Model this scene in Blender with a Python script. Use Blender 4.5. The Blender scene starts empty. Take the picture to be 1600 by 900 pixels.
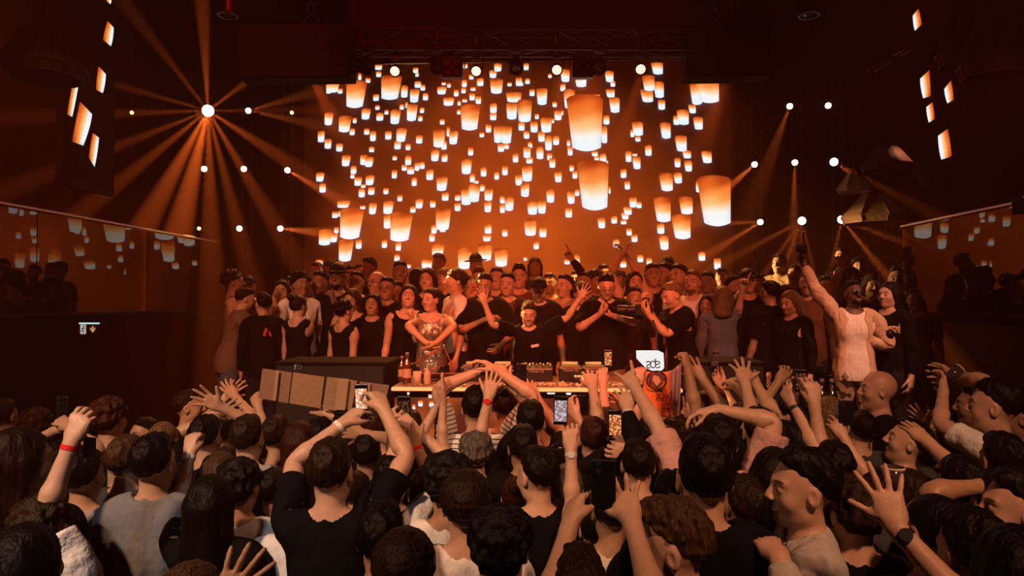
import bpy, bmesh, math, random
import numpy as np
from mathutils import Vector, Matrix, Quaternion
random.seed(7); np.random.seed(7)
PI = math.pi
C = bpy.context.scene.collection
SC = bpy.context.scene

# ------------------------------------------------------------------ camera, world, exposure, lights
F = 1067.0; EYE = Vector((0, 0, 2.4))
YAW = math.atan(48 / F); PITCH = math.atan(20 / F)
cam_d = bpy.data.cameras.new('camera'); cam = bpy.data.objects.new('camera', cam_d); C.objects.link(cam)
cam_d.sensor_width = 36; cam_d.lens = F / 1600 * 36; cam_d.clip_start = 0.05; cam_d.clip_end = 100
cam.location = EYE; cam.rotation_euler = (PI / 2 + PITCH, 0, YAW)
SC.camera = cam
CAMROT = cam.rotation_euler.to_matrix()
SC.view_settings.view_transform = 'Standard'; SC.view_settings.look = 'None'
SC.view_settings.gamma = 1.0; SC.view_settings.use_curve_mapping = False
SC.view_settings.exposure = 0.0
W = bpy.data.worlds.new('world'); SC.world = W; W.use_nodes = True
W.node_tree.nodes['Background'].inputs[0].default_value = (0.004, 0.0003, 0.0002, 1)
W.node_tree.nodes['Background'].inputs[1].default_value = 0.5
SC.cycles.use_denoising = True
try: SC.cycles.denoiser = 'OPENIMAGEDENOISE'
except Exception: pass
SC.cycles.use_adaptive_sampling = True; SC.cycles.adaptive_threshold = 0.035; SC.cycles.max_bounces = 5; SC.cycles.diffuse_bounces = 1; SC.cycles.glossy_bounces = 2
SC.cycles.transmission_bounces = 4; SC.cycles.transparent_max_bounces = 8; SC.cycles.volume_bounces = 0
SC.cycles.sample_clamp_indirect = 3; SC.cycles.use_light_tree = True
SC.cycles.caustics_reflective = False; SC.cycles.caustics_refractive = False

def at(px, py, Y):
    """world point on the plane y = Y seen at photo pixel (px, py)"""
    d = CAMROT @ Vector((px - 800, 450 - py, -F))
    return EYE + d * (Y / d.y)
def at_x(px, py, X):
    d = CAMROT @ Vector((px - 800, 450 - py, -F))
    return EYE + d * (X / d.x)
def ray(px, py):
    return (CAMROT @ Vector((px - 800, 450 - py, -F))).normalized()

def lamp_spot(name, loc, target, watts, col, angle, blend=0.3, size=0.05, parent=None):
    L = bpy.data.lights.new(name, 'SPOT'); L.energy = watts; L.color = col
    L.spot_size = math.radians(angle); L.spot_blend = blend; L.shadow_soft_size = size
    o = bpy.data.objects.new(name, L); C.objects.link(o)
    o.location = loc; o.rotation_euler = (Vector(target) - Vector(loc)).to_track_quat('-Z', 'Y').to_euler()
    if parent:
        o.parent = parent; o.location = Vector(loc) - parent.location
    return o
def lamp_area(name, loc, target, watts, col, sx, sy):
    L = bpy.data.lights.new(name, 'AREA'); L.energy = watts; L.color = col
    L.shape = 'RECTANGLE'; L.size = sx; L.size_y = sy
    o = bpy.data.objects.new(name, L); C.objects.link(o)
    o.location = loc; o.rotation_euler = (Vector(target) - Vector(loc)).to_track_quat('-Z', 'Y').to_euler()
    return o

LANTERN_EMIT = 1.15; SCREEN_EMIT = 1.35; PAR_W = 2100; BEAM_W = 5200; BIG_K = 2.8
HAZE = 0.0095
# front wash on the performer and his guests, from the rig above the dance floor
lamp_spot('front_wash', (-2.6, 0.6, 5.6), (-2.2, 6.7, 1.9), 650, (1.0, 0.17, 0.05), 34, 0.8, 0.15)
lamp_spot('front_wash', (0.1, 0.4, 5.4), (-0.1, 6.5, 1.9), 2100, (1.0, 0.10, 0.025), 34, 0.8, 0.15)
lamp_spot('front_wash', (2.2, 1.2, 5.6), (1.9, 6.6, 2.0), 700, (1.0, 0.14, 0.05), 30, 0.8, 0.15)
lamp_spot('front_wash', (3.6, 2.8, 5.6), (2.85, 6.2, 2.1), 800, (1.0, 0.45, 0.26), 22, 0.9, 0.12)
lamp_spot('front_wash', (-3.6, 2.6, 5.6), (-2.9, 6.7, 2.1), 350, (1.0, 0.35, 0.18), 24, 0.9, 0.12)
# amber lamps added behind the guests to strengthen the rim on heads and shoulders
for x, wt in ((-3.0, 1.0), (-1.2, 1.4), (0.6, 1.5), (2.4, 1.0)):
    lamp_spot('added_rim_lamp', (x, 10.6, 6.3), (x * 0.8, 7.2, 2.2), 820 * wt, (1.0, 0.30, 0.06), 44, 0.9, 0.12)
# house lamps over the dance floor: what lights the raised arms and the backs
lamp_spot('house_lamp', (-3.0, -0.6, 5.6), (-1.6, 3.4, 1.7), 1500, (1.0, 0.52, 0.30), 56, 1.0, 0.2)
lamp_spot('house_lamp', (1.8, -0.6, 5.6), (0.9, 3.8, 1.7), 980, (1.0, 0.42, 0.22), 52, 1.0, 0.2)
lamp_spot('house_lamp', (-1.9, -1.2, 4.6), (-1.5, 2.9, 1.3), 150, (0.85, 0.93, 1.0), 26, 1.0, 0.2)
lamp_spot('red_wash', (-6.5, 5.0, 7.2), (-6.2, 8.6, 2.2), 1500, (1.0, 0.004, 0.002), 56, 1.0, 0.3)
lamp_spot('red_wash', (-2.0, 5.5, 7.4), (-3.2, 9.0, 5.0), 250, (1.0, 0.006, 0.002), 80, 1.0, 0.3)


# ------------------------------------------------------------------ materials
MATS = {}
def mat(name, col=(0.5, 0.5, 0.5), rough=0.6, metal=0.0, emit=None, es=1.0, bump=0.0, bscale=60, var=0.0, spec=0.5):
    if name in MATS: return MATS[name]
    m = bpy.data.materials.new(name); m.use_nodes = True; nt = m.node_tree; b = nt.nodes['Principled BSDF']
    b.inputs['Base Color'].default_value = (*col, 1); b.inputs['Roughness'].default_value = rough
    b.inputs['Metallic'].default_value = metal; b.inputs['Specular IOR Level'].default_value = spec
    if emit: b.inputs['Emission Color'].default_value = (*emit, 1); b.inputs['Emission Strength'].default_value = es
    tc = nt.nodes.new('ShaderNodeTexCoord'); n = nt.nodes.new('ShaderNodeTexNoise'); n.inputs['Scale'].default_value = bscale
    nt.links.new(tc.outputs['Object'], n.inputs['Vector'])
    if bump:
        bp = nt.nodes.new('ShaderNodeBump'); bp.inputs['Strength'].default_value = bump; bp.inputs['Distance'].default_value = 0.01
        nt.links.new(n.outputs[0], bp.inputs['Height']); nt.links.new(bp.outputs[0], b.inputs['Normal'])
    if var:
        r = nt.nodes.new('ShaderNodeMapRange'); r.inputs[3].default_value = 1 - var; r.inputs[4].default_value = 1 + var
        mx = nt.nodes.new('ShaderNodeVectorMath'); mx.operation = 'SCALE'; mx.inputs[0].default_value = col
        nt.links.new(n.outputs[0], r.inputs[0]); nt.links.new(r.outputs[0], mx.inputs['Scale']); nt.links.new(mx.outputs[0], b.inputs['Base Color'])
    MATS[name] = m; return m
def emat(name, col, s):
    return mat(name, (0.02, 0.02, 0.02), 0.5, emit=col, es=s)

def N(nt, t, **k):
    n = nt.nodes.new(t)
    for a, v in k.items(): setattr(n, a, v)
    return n
def math_(nt, op, a, b=None, clamp=False):
    n = nt.nodes.new('ShaderNodeMath'); n.operation = op; n.use_clamp = clamp
    for i, v in enumerate((a, b)):
        if v is None: continue
        if hasattr(v, 'links'): nt.links.new(v, n.inputs[i])
        else: n.inputs[i].default_value = v
    return n.outputs[0]

def skin_material():
    m = bpy.data.materials.new('skin'); m.use_nodes = True; nt = m.node_tree; b = nt.nodes['Principled BSDF']
    oi = N(nt, 'ShaderNodeObjectInfo'); at_ = N(nt, 'ShaderNodeAttribute', attribute_name='rest')
    sep = N(nt, 'ShaderNodeSeparateXYZ'); nt.links.new(at_.outputs['Vector'], sep.inputs[0])
    X, Y, Z = sep.outputs; ax = math_(nt, 'ABSOLUTE', X)
    def ell(cx, cz, rx, rz, x=None):
        a = math_(nt, 'DIVIDE', math_(nt, 'SUBTRACT', x if x is not None else ax, cx), rx)
        c = math_(nt, 'DIVIDE', math_(nt, 'SUBTRACT', Z, cz), rz)
        d = math_(nt, 'ADD', math_(nt, 'MULTIPLY', a, a), math_(nt, 'MULTIPLY', c, c))
        e = math_(nt, 'MULTIPLY', math_(nt, 'SUBTRACT', 1.35, d), 2.2, True)
        return math_(nt, 'MULTIPLY', e, math_(nt, 'GREATER_THAN', Y, 0.055))
    col = oi.outputs['Color']
    nz = N(nt, 'ShaderNodeTexNoise'); nz.inputs['Scale'].default_value = 40; nt.links.new(at_.outputs['Vector'], nz.inputs['Vector'])
    mr = N(nt, 'ShaderNodeMapRange'); mr.inputs[3].default_value = 0.86; mr.inputs[4].default_value = 1.14; nt.links.new(nz.outputs[0], mr.inputs[0])
    sc = N(nt, 'ShaderNodeVectorMath', operation='SCALE'); nt.links.new(col, sc.inputs[0]); nt.links.new(mr.outputs[0], sc.inputs['Scale'])
    cur = sc.outputs[0]
    def layer(fac, c):
        nonlocal cur
        mx = N(nt, 'ShaderNodeMix', data_type='RGBA'); nt.links.new(fac, mx.inputs[0]); nt.links.new(cur, mx.inputs[6]); mx.inputs[7].default_value = (*c, 1)
        cur = mx.outputs[2]
    layer(math_(nt, 'MULTIPLY', ell(0, 1.598, 0.024, 0.008, X), 0.5), (0.35, 0.09, 0.07))
    layer(math_(nt, 'MULTIPLY', ell(0.031, 1.694, 0.018, 0.0045), 0.85), (0.03, 0.015, 0.01))
    layer(ell(0.031, 1.668, 0.013, 0.0055), (0.34, 0.29, 0.26))
    layer(ell(0.031, 1.668, 0.0055, 0.0055), (0.02, 0.01, 0.006))
    nt.links.new(cur, b.inputs['Base Color']); b.inputs['Roughness'].default_value = 0.5
    bp = N(nt, 'ShaderNodeBump'); bp.inputs['Strength'].default_value = 0.15; bp.inputs['Distance'].default_value = 0.004
    n2 = N(nt, 'ShaderNodeTexNoise'); n2.inputs['Scale'].default_value = 120; nt.links.new(at_.outputs['Vector'], n2.inputs['Vector'])
    nt.links.new(n2.outputs[0], bp.inputs['Height']); nt.links.new(bp.outputs[0], b.inputs['Normal'])
    return m
def cloth_material(name, kind='plain'):
    m = bpy.data.materials.new(name); m.use_nodes = True; nt = m.node_tree; b = nt.nodes['Principled BSDF']
    oi = N(nt, 'ShaderNodeObjectInfo'); at_ = N(nt, 'ShaderNodeAttribute', attribute_name='rest')
    vec = at_.outputs['Vector']
    col = oi.outputs['Color']
    nz = N(nt, 'ShaderNodeTexNoise'); nz.inputs['Scale'].default_value = 9; nz.inputs['Detail'].default_value = 4
    mp = N(nt, 'ShaderNodeMapping'); mp.inputs['Scale'].default_value = (1.6, 1.6, 0.6); nt.links.new(vec, mp.inputs[0]); nt.links.new(mp.outputs[0], nz.inputs['Vector'])
    if kind in ('stripe', 'camo', 'sequin', 'plaid'):
        sep = N(nt, 'ShaderNodeSeparateXYZ'); nt.links.new(vec, sep.inputs[0])
        mx = N(nt, 'ShaderNodeMix', data_type='RGBA'); nt.links.new(col, mx.inputs[6])
        if kind == 'stripe':
            f = math_(nt, 'GREATER_THAN', math_(nt, 'SINE', math_(nt, 'MULTIPLY', sep.outputs[2], 260)), 0.75)
            f2 = math_(nt, 'GREATER_THAN', math_(nt, 'SINE', math_(nt, 'MULTIPLY', sep.outputs[0], 260)), 0.75)
            am = math_(nt, 'GREATER_THAN', math_(nt, 'ABSOLUTE', sep.outputs[0]), 0.2)
            f = math_(nt, 'ADD', math_(nt, 'MULTIPLY', f2, am), math_(nt, 'MULTIPLY', f, math_(nt, 'SUBTRACT', 1, am)))
            mx.inputs[7].default_value = (0.03, 0.03, 0.04, 1)
        elif kind == 'plaid':
            f = math_(nt, 'ADD', math_(nt, 'MULTIPLY', math_(nt, 'SINE', math_(nt, 'MULTIPLY', sep.outputs[2], 150)), 0.5), math_(nt, 'MULTIPLY', math_(nt, 'SINE', math_(nt, 'MULTIPLY', sep.outputs[0], 150)), 0.5), True)
            mx.inputs[7].default_value = (0.02, 0.02, 0.025, 1)
        elif kind == 'camo':
            n3 = N(nt, 'ShaderNodeTexNoise'); n3.inputs['Scale'].default_value = 14; nt.links.new(vec, n3.inputs['Vector'])
            f = math_(nt, 'GREATER_THAN', n3.outputs[0], 0.52); mx.inputs[7].default_value = (0.035, 0.03, 0.022, 1)
        else:
            v = N(nt, 'ShaderNodeTexVoronoi'); v.inputs['Scale'].default_value = 110; nt.links.new(vec, v.inputs['Vector'])
            f = math_(nt, 'LESS_THAN', v.outputs[0], 0.38); mx.inputs[7].default_value = (0.9, 0.75, 0.6, 1)
            nt.links.new(f, b.inputs['Metallic'])
        nt.links.new(f, mx.inputs[0]); col = mx.outputs[2]
    nt.links.new(col, b.inputs['Base Color']); b.inputs['Roughness'].default_value = 0.3 if kind == 'sequin' else 0.85
    b.inputs['Specular IOR Level'].default_value = 0.5 if kind == 'sequin' else 0.04
    bp = N(nt, 'ShaderNodeBump'); bp.inputs['Strength'].default_value = 0.85; bp.inputs['Distance'].default_value = 0.035
    nt.links.new(nz.outputs[0], bp.inputs['Height']); nt.links.new(bp.outputs[0], b.inputs['Normal'])
    return m
def hair_material():
    m = bpy.data.materials.new('hair'); m.use_nodes = True; nt = m.node_tree; b = nt.nodes['Principled BSDF']
    oi = N(nt, 'ShaderNodeObjectInfo'); tc = N(nt, 'ShaderNodeTexCoord')
    mp = N(nt, 'ShaderNodeMapping'); mp.inputs['Scale'].default_value = (110, 110, 14); nt.links.new(tc.outputs['Object'], mp.inputs[0])
    nz = N(nt, 'ShaderNodeTexNoise'); nz.inputs['Scale'].default_value = 1.0; nz.inputs['Detail'].default_value = 3; nt.links.new(mp.outputs[0], nz.inputs['Vector'])
    mr = N(nt, 'ShaderNodeMapRange'); mr.inputs[1].default_value = 0.3; mr.inputs[2].default_value = 0.7; mr.inputs[3].default_value = 0.10; mr.inputs[4].default_value = 0.60; nt.links.new(nz.outputs[0], mr.inputs[0])
    sc = N(nt, 'ShaderNodeVectorMath', operation='SCALE'); nt.links.new(oi.outputs['Color'], sc.inputs[0]); nt.links.new(mr.outputs[0], sc.inputs['Scale'])
    nt.links.new(sc.outputs[0], b.inputs['Base Color']); b.inputs['Roughness'].default_value = 0.5; b.inputs['Specular IOR Level'].default_value = 0.12
    bp = N(nt, 'ShaderNodeBump'); bp.inputs['Strength'].default_value = 0.9; bp.inputs['Distance'].default_value = 0.006
    nt.links.new(nz.outputs[0], bp.inputs['Height']); nt.links.new(bp.outputs[0], b.inputs['Normal'])
    return m
M_SKIN = skin_material(); M_HAIR = hair_material()
M_CLOTH = {k: cloth_material('cloth_' + k, k) for k in ('plain', 'stripe', 'camo', 'sequin', 'plaid')}

# ------------------------------------------------------------------ linking helpers
def link(o, parent=None):
    C.objects.link(o)
    if parent is not None: o.parent = parent
    return o
def tag(o, label=None, cat=None, group=None, kind=None):
    if label: o['label'] = label
    if cat: o['category'] = cat
    if group: o['group'] = group
    if kind: o['kind'] = kind
    return o
def empty(name, loc=(0, 0, 0), rz=0):
    o = bpy.data.objects.new(name, None); C.objects.link(o); o.location = loc; o.rotation_euler = (0, 0, rz); o.empty_display_size = 0.1
    return o
def mesh_obj(name, verts, faces, m, parent=None, smooth=False):
    me = bpy.data.meshes.new(name); me.from_pydata([tuple(v) for v in verts], [], faces); me.update()
    if smooth: me.polygons.foreach_set('use_smooth', [True] * len(me.polygons))
    me.materials.append(m)
    return link(bpy.data.objects.new(name, me), parent)
class MB:
    """collects boxes, tubes and lathes and links them as one mesh"""
    def __init__(s): s.v = []; s.f = []
    def add(s, v, f):
        n = len(s.v); s.v += [tuple(p) for p in v]; s.f += [tuple(i + n for i in q) for q in f]; return s
    def box(s, c, d, R=None, bev=0.0):
        bm = bmesh.new(); bmesh.ops.create_cube(bm, size=1)
        for v in bm.verts: v.co = Vector((v.co.x * d[0], v.co.y * d[1], v.co.z * d[2]))
        if bev: bmesh.ops.bevel(bm, geom=bm.edges[:], offset=bev, segments=2, affect='EDGES', profile=0.5)
        for v in bm.verts: v.co = (R @ v.co if R else v.co) + Vector(c)
        bm.verts.index_update(); s.add([v.co.copy() for v in bm.verts], [[v.index for v in f.verts] for f in bm.faces]); bm.free(); return s
    def tube(s, pts, r, n=8, cap=True):
        pts = [Vector(p) for p in pts]; rs = r if isinstance(r, (list, tuple)) else [r] * len(pts)
        vs = []; fs = []
        up = Vector((0.13, 0.27, 0.95))
        for i, p in enumerate(pts):
            d = (pts[min(i + 1, len(pts) - 1)] - pts[max(i - 1, 0)]).normalized()
            a = d.cross(up).normalized(); b = d.cross(a)
            for k in range(n): vs.append(p + (a * math.cos(2 * PI * k / n) + b * math.sin(2 * PI * k / n)) * rs[i])
        for i in range(len(pts) - 1):
            for k in range(n): fs.append((i * n + k, i * n + (k + 1) % n, (i + 1) * n + (k + 1) % n, (i + 1) * n + k))
        if cap: fs.append(tuple(range(n))[::-1]); fs.append(tuple((len(pts) - 1) * n + k for k in range(n)))
        return s.add(vs, fs)
    def lathe(s, prof, n=24, c=(0, 0, 0), R=None, cap=True):
        vs = []; fs = []
        for r, z in prof:
            for k in range(n):
                p = Vector((r * math.cos(2 * PI * k / n), r * math.sin(2 * PI * k / n), z)); vs.append((R @ p if R else p) + Vector(c))
        for i in range(len(prof) - 1):
            for k in range(n): fs.append((i * n + k, i * n + (k + 1) % n, (i + 1) * n + (k + 1) % n, (i + 1) * n + k))
        if cap: fs.append(tuple(range(n))[::-1]); fs.append(tuple((len(prof) - 1) * n + k for k in range(n)))
        return s.add(vs, fs)
    def build(s, name, m, parent=None, smooth=False): return mesh_obj(name, s.v, s.f, m, parent, smooth)

# ------------------------------------------------------------------ distance fields for bodies, hair and clothes
class Field:
    def __init__(s, lo, hi, h, half=True):
        s.h = h; s.half = half
        lo = list(lo); hi = list(hi)
        if half: lo[0] = 0.0
        s.lo = np.array(lo, float); s.n = [int(math.ceil((hi[i] - lo[i]) / h)) + 1 for i in range(3)]
        s.ax = [lo[i] + h * np.arange(s.n[i]) for i in range(3)]
        s.D = np.full(s.n, 0.06, np.float32)
    def sub(s, lo, hi):
        sl = []; g = []
        for i in range(3):
            a = max(0, int((lo[i] - s.lo[i]) / s.h)); b = min(s.n[i], int((hi[i] - s.lo[i]) / s.h) + 2)
            if b <= a: return None, None
            sl.append(slice(a, b)); sh = [1, 1, 1]; sh[i] = -1; g.append(s.ax[i][a:b].reshape(sh))
        return tuple(sl), g
    def put(s, sl, d, k, op):
        D = s.D[sl]
        if op == 'add':
            h = np.clip(k - np.abs(D - d), 0, None) / k; s.D[sl] = np.minimum(D, d) - h * h * k / 4
        else:
            d = -d; h = np.clip(k - np.abs(D - d), 0, None) / k; s.D[sl] = np.maximum(D, d) + h * h * k / 4
    def cone(s, a, b, r1, r2, k=0.02, op='add', sy=1.0):
        a = np.array(a, float); b = np.array(b, float); m = max(r1, r2) + 0.05
        sl, g = s.sub(np.minimum(a, b) - m, np.maximum(a, b) + m)
        if sl is None: return
        ba = b - a; L = float(ba @ ba) + 1e-12
        px, py, pz = g[0] - a[0], g[1] - a[1], g[2] - a[2]
        t = np.clip((px * ba[0] + py * ba[1] + pz * ba[2]) / L, 0, 1)
        d = np.sqrt((px - t * ba[0]) ** 2 + ((py - t * ba[1]) / sy) ** 2 + (pz - t * ba[2]) ** 2) - (r1 + (r2 - r1) * t)
        s.put(sl, d.astype(np.float32), k, op)
    def ell(s, c, r, k=0.02, op='add'):
        r = np.array(r, float); c = np.array(c, float)
        sl, g = s.sub(c - r - 0.05, c + r + 0.05)
        if sl is None: return
        p = [g[i] - c[i] for i in range(3)]
        k0 = np.sqrt(sum((p[i] / r[i]) ** 2 for i in range(3))); k1 = np.sqrt(sum((p[i] / r[i] ** 2) ** 2 for i in range(3))) + 1e-9
        s.put(sl, (k0 * (k0 - 1) / k1).astype(np.float32), k, op)
    def plane(s, n, off, k=0.006):
        """keep the side where n.p < off"""
        g = [s.ax[i].reshape([-1 if j == i else 1 for j in range(3)]) for i in range(3)]
        d = (g[0] * n[0] + g[1] * n[1] + g[2] * n[2] - off).astype(np.float32) / float(np.linalg.norm(n))
        h = np.clip(k - np.abs(s.D - d), 0, None) / k; s.D = np.maximum(s.D, d) + h * h * k / 4
    def noise(s, amp, f, seed=0):
        g = [s.ax[i].reshape([-1 if j == i else 1 for j in range(3)]) for i in range(3)]
        rs = np.random.RandomState(seed); q = 0
        for j in range(5):
            w = rs.normal(size=3) * f * (0.7 + 0.5 * j); ph = rs.rand(3) * 6.28
            q = q + np.sin(g[0] * w[0] + ph[0] + 1.3 * np.sin(g[2] * w[2] + ph[1])) * np.sin(g[1] * w[1] + ph[2] + g[2] * w[2] * 0.6) / (1 + 0.5 * j)
        s.D = s.D + (amp * q).astype(np.float32)
    def mesh(s):
        D = s.D; lo = s.lo.copy()
        if s.half:
            D = np.concatenate([D[:0:-1], D], 0); lo[0] = -s.h * (s.n[0] - 1)
        D = np.pad(D, 1, constant_values=0.05); lo = lo - s.h
        S = D < 0
        c = np.zeros([d - 1 for d in D.shape], np.uint8)
        for i in (0, 1):
            for j in (0, 1):
                for k in (0, 1): c += S[i:i + c.shape[0], j:j + c.shape[1], k:k + c.shape[2]]
        act = (c > 0) & (c < 8); I = np.argwhere(act); idx = np.full(act.shape, -1, np.int32); idx[tuple(I.T)] = np.arange(len(I))
        acc = np.zeros((len(I), 3)); cnt = np.zeros(len(I))
        for a in range(3):
            o = [b for b in range(3) if b != a]
            for u in (0, 1):
                for v in (0, 1):
                    p = I.copy(); p[:, o[0]] += u; p[:, o[1]] += v; q = p.copy(); q[:, a] += 1
                    d0 = D[tuple(p.T)]; d1 = D[tuple(q.T)]; m = (d0 < 0) != (d1 < 0)
                    t = np.where(m, d0 / np.where(m, d0 - d1, 1), 0); pt = p.astype(float); pt[:, a] += t
                    acc[m] += pt[m]; cnt[m] += 1
        V = acc / cnt[:, None] * s.h + lo
        faces = []
        for a in range(3):
            b, c_ = (a + 1) % 3, (a + 2) % 3
            sl0 = [slice(None)] * 3; sl1 = [slice(None)] * 3; sl0[a] = slice(0, -1); sl1[a] = slice(1, None)
            E = S[tuple(sl0)] != S[tuple(sl1)]; P = np.argwhere(E)
            ok = (P[:, b] > 0) & (P[:, c_] > 0) & (P[:, b] < D.shape[b] - 1) & (P[:, c_] < D.shape[c_] - 1); P = P[ok]
            ins = S[tuple(P.T)]
            q = []
            for du, dv in ((0, 0), (-1, 0), (-1, -1), (0, -1)):
                r = P.copy(); r[:, b] += du; r[:, c_] += dv; q.append(idx[tuple(r.T)])
            Q = np.stack(q, 1); Q[~ins] = Q[~ins][:, ::-1]; faces.append(Q)
        return V, np.concatenate(faces)
def to_mesh(name, V, Fq, ratio=1.0, m=None):
    me = bpy.data.meshes.new(name); me.vertices.add(len(V)); me.vertices.foreach_set('co', V.astype(np.float32).ravel())
    me.loops.add(Fq.size); me.loops.foreach_set('vertex_index', Fq.astype(np.int32).ravel())
    me.polygons.add(len(Fq)); me.polygons.foreach_set('loop_start', np.arange(0, Fq.size, Fq.shape[1], dtype=np.int32)); me.update(calc_edges=True); me.validate()
    if ratio < 1:
        o = bpy.data.objects.new('tmp', me); C.objects.link(o); d = o.modifiers.new('d', 'DECIMATE'); d.ratio = ratio
        ev = o.evaluated_get(bpy.context.evaluated_depsgraph_get()); me2 = bpy.data.meshes.new_from_object(ev)
        bpy.data.objects.remove(o); bpy.data.meshes.remove(me); me = me2; me.name = name
    me.polygons.foreach_set('use_smooth', [True] * len(me.polygons))
    n = len(me.vertices); co = np.empty(n * 3, np.float32); me.vertices.foreach_get('co', co)
    at_ = me.attributes.new('rest', 'FLOAT_VECTOR', 'POINT'); at_.data.foreach_set('vector', co)
    if m: me.materials.clear(); me.materials.append(m)
    return me

# hand skeleton (right hand, palm to +Y, thumb to +Z, x along the arm)
ZA = 1.44; SH = np.array((0.175, 0, ZA)); EL = np.array((0.47, 0, ZA)); WR = np.array((0.722, 0, ZA))
FING = []
for (kx, kz, L, ang, r) in ((0.812, 0.031, (0.040, 0.024, 0.019), 9, 0.0088), (0.816, 0.0105, (0.044, 0.028, 0.020), 2, 0.0090),
                            (0.812, -0.0105, (0.041, 0.026, 0.019), -5, 0.0086), (0.803, -0.031, (0.032, 0.019, 0.017), -13, 0.0078)):
    a = math.radians(ang); d = np.array((math.cos(a), 0, math.sin(a))); p = np.array((kx, 0, ZA + kz)); js = [p]
    for l in L: p = p + d * l; js.append(p)
    FING.append((js, d, r))
td = np.array((0.74, 0.18, 0.63)); td /= np.linalg.norm(td); p = np.array((0.752, 0.010, ZA + 0.026)); js = [p]
for l in (0.036, 0.030, 0.026): p = p + td * l; js.append(p)
FING.append((js, td, 0.0102))

def torso(f, e=0.0, k=0.04):
    f.ell((0, 0, 1.31), (0.160 + e, 0.104 + e, 0.20 + e), k); f.ell((0, 0.005, 1.10), (0.140 + e, 0.098 + e, 0.20), k)
    f.ell((0, -0.005, 0.95), (0.162 + e, 0.112 + e, 0.14 + e), k)
    f.cone((0, -0.012, 1.425), (0.150, -0.008, 1.435), 0.062 + e, 0.058 + e, k)
    f.cone((0, -0.018, 1.50), (0.13, -0.012, 1.455), 0.050 + e, 0.045 + e, k); f.ell((0.07, 0.055, 1.34), (0.085 + e, 0.045 + e, 0.07 + e), k)
def head(f):
    f.cone((0, -0.018, 1.47), (0, -0.008, 1.60), 0.058, 0.052, 0.03)
    f.ell((0, -0.012, 1.686), (0.075, 0.096, 0.091), 0.02); f.ell((0, 0.026, 1.632), (0.062, 0.063, 0.080), 0.03)
    f.cone((0.0, 0.066, 1.566), (0.038, 0.010, 1.590), 0.020, 0.022, 0.03); f.ell((0.040, 0.055, 1.632), (0.024, 0.024, 0.026), 0.02)
    f.cone((0, 0.082, 1.690), (0.040, 0.068, 1.690), 0.013, 0.011, 0.012)
    f.ell((0.031, 0.098, 1.669), (0.017, 0.016, 0.012), 0.010, 'sub'); f.ell((0.031, 0.077, 1.668), (0.0125, 0.0125, 0.0115), 0.003)
    f.cone((0, 0.090, 1.676), (0, 0.108, 1.642), 0.0075, 0.011, 0.010); f.ell((0.011, 0.098, 1.637), (0.009, 0.010, 0.007), 0.007)
    f.cone((0, 0.0865, 1.602), (0.019, 0.078, 1.601), 0.0042, 0.003, 0.008); f.cone((0, 0.0855, 1.594), (0.015, 0.078, 1.595), 0.0045, 0.003, 0.008)
    f.ell((0.0775, -0.008, 1.655), (0.010, 0.019, 0.032), 0.010); f.ell((0.084, -0.002, 1.660), (0.006, 0.010, 0.018), 0.006, 'sub')
def arm(f):
    z = ZA
    f.cone((0.16, 0, z), (0.24, 0, z), 0.056, 0.054, 0.04); f.cone((0.24, 0.004, z), (0.42, 0, z), 0.048, 0.037, 0.03)
    f.cone((0.42, 0, z), (0.53, 0, z), 0.036, 0.0385, 0.02); f.cone((0.53, 0, z), (0.715, 0, z), 0.0385, 0.0255, 0.02); f.cone((0.70, 0, z), (0.745, 0, z), 0.026, 0.024, 0.02, sy=0.8)
    for js, d, r in FING[:4]:
        f.cone((0.742, 0, z + (js[0][2] - z) * 0.55), js[0], 0.0165, 0.0125, 0.014)
    f.cone((0.745, 0.006, z + 0.015), FING[4][0][1], 0.018, 0.0135, 0.014); f.ell((0.762, 0.008, z - 0.024), (0.030, 0.013, 0.016), 0.012)
    for js, d, r in FING:
        for i in range(3): f.cone(js[i], js[i + 1], r * (1.06 - 0.09 * i), r * (1.0 - 0.11 * i), 0.004)
def legs(f, e=0.0, shoe=True):
    f.cone((0.088, 0, 0.90), (0.100, 0, 0.50), 0.088 + e, 0.054 + e, 0.04); f.cone((0.100, -0.004, 0.50), (0.100, -0.022, 0.36), 0.053 + e, 0.055 + e, 0.03)
    f.cone((0.100, -0.022, 0.36), (0.100, -0.02, 0.10), 0.055 + e, 0.036 + e, 0.03)
    if shoe: f.cone((0.100, -0.03, 0.045), (0.105, 0.12, 0.035), 0.036, 0.032, 0.02)
def make_body():
    f = Field((0, -0.16, 0.0), (0.95, 0.17, 1.80), 0.0042)
    torso(f); head(f); arm(f); legs(f)
    return to_mesh('body', *f.mesh(), ratio=0.085, m=M_SKIN)
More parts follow.
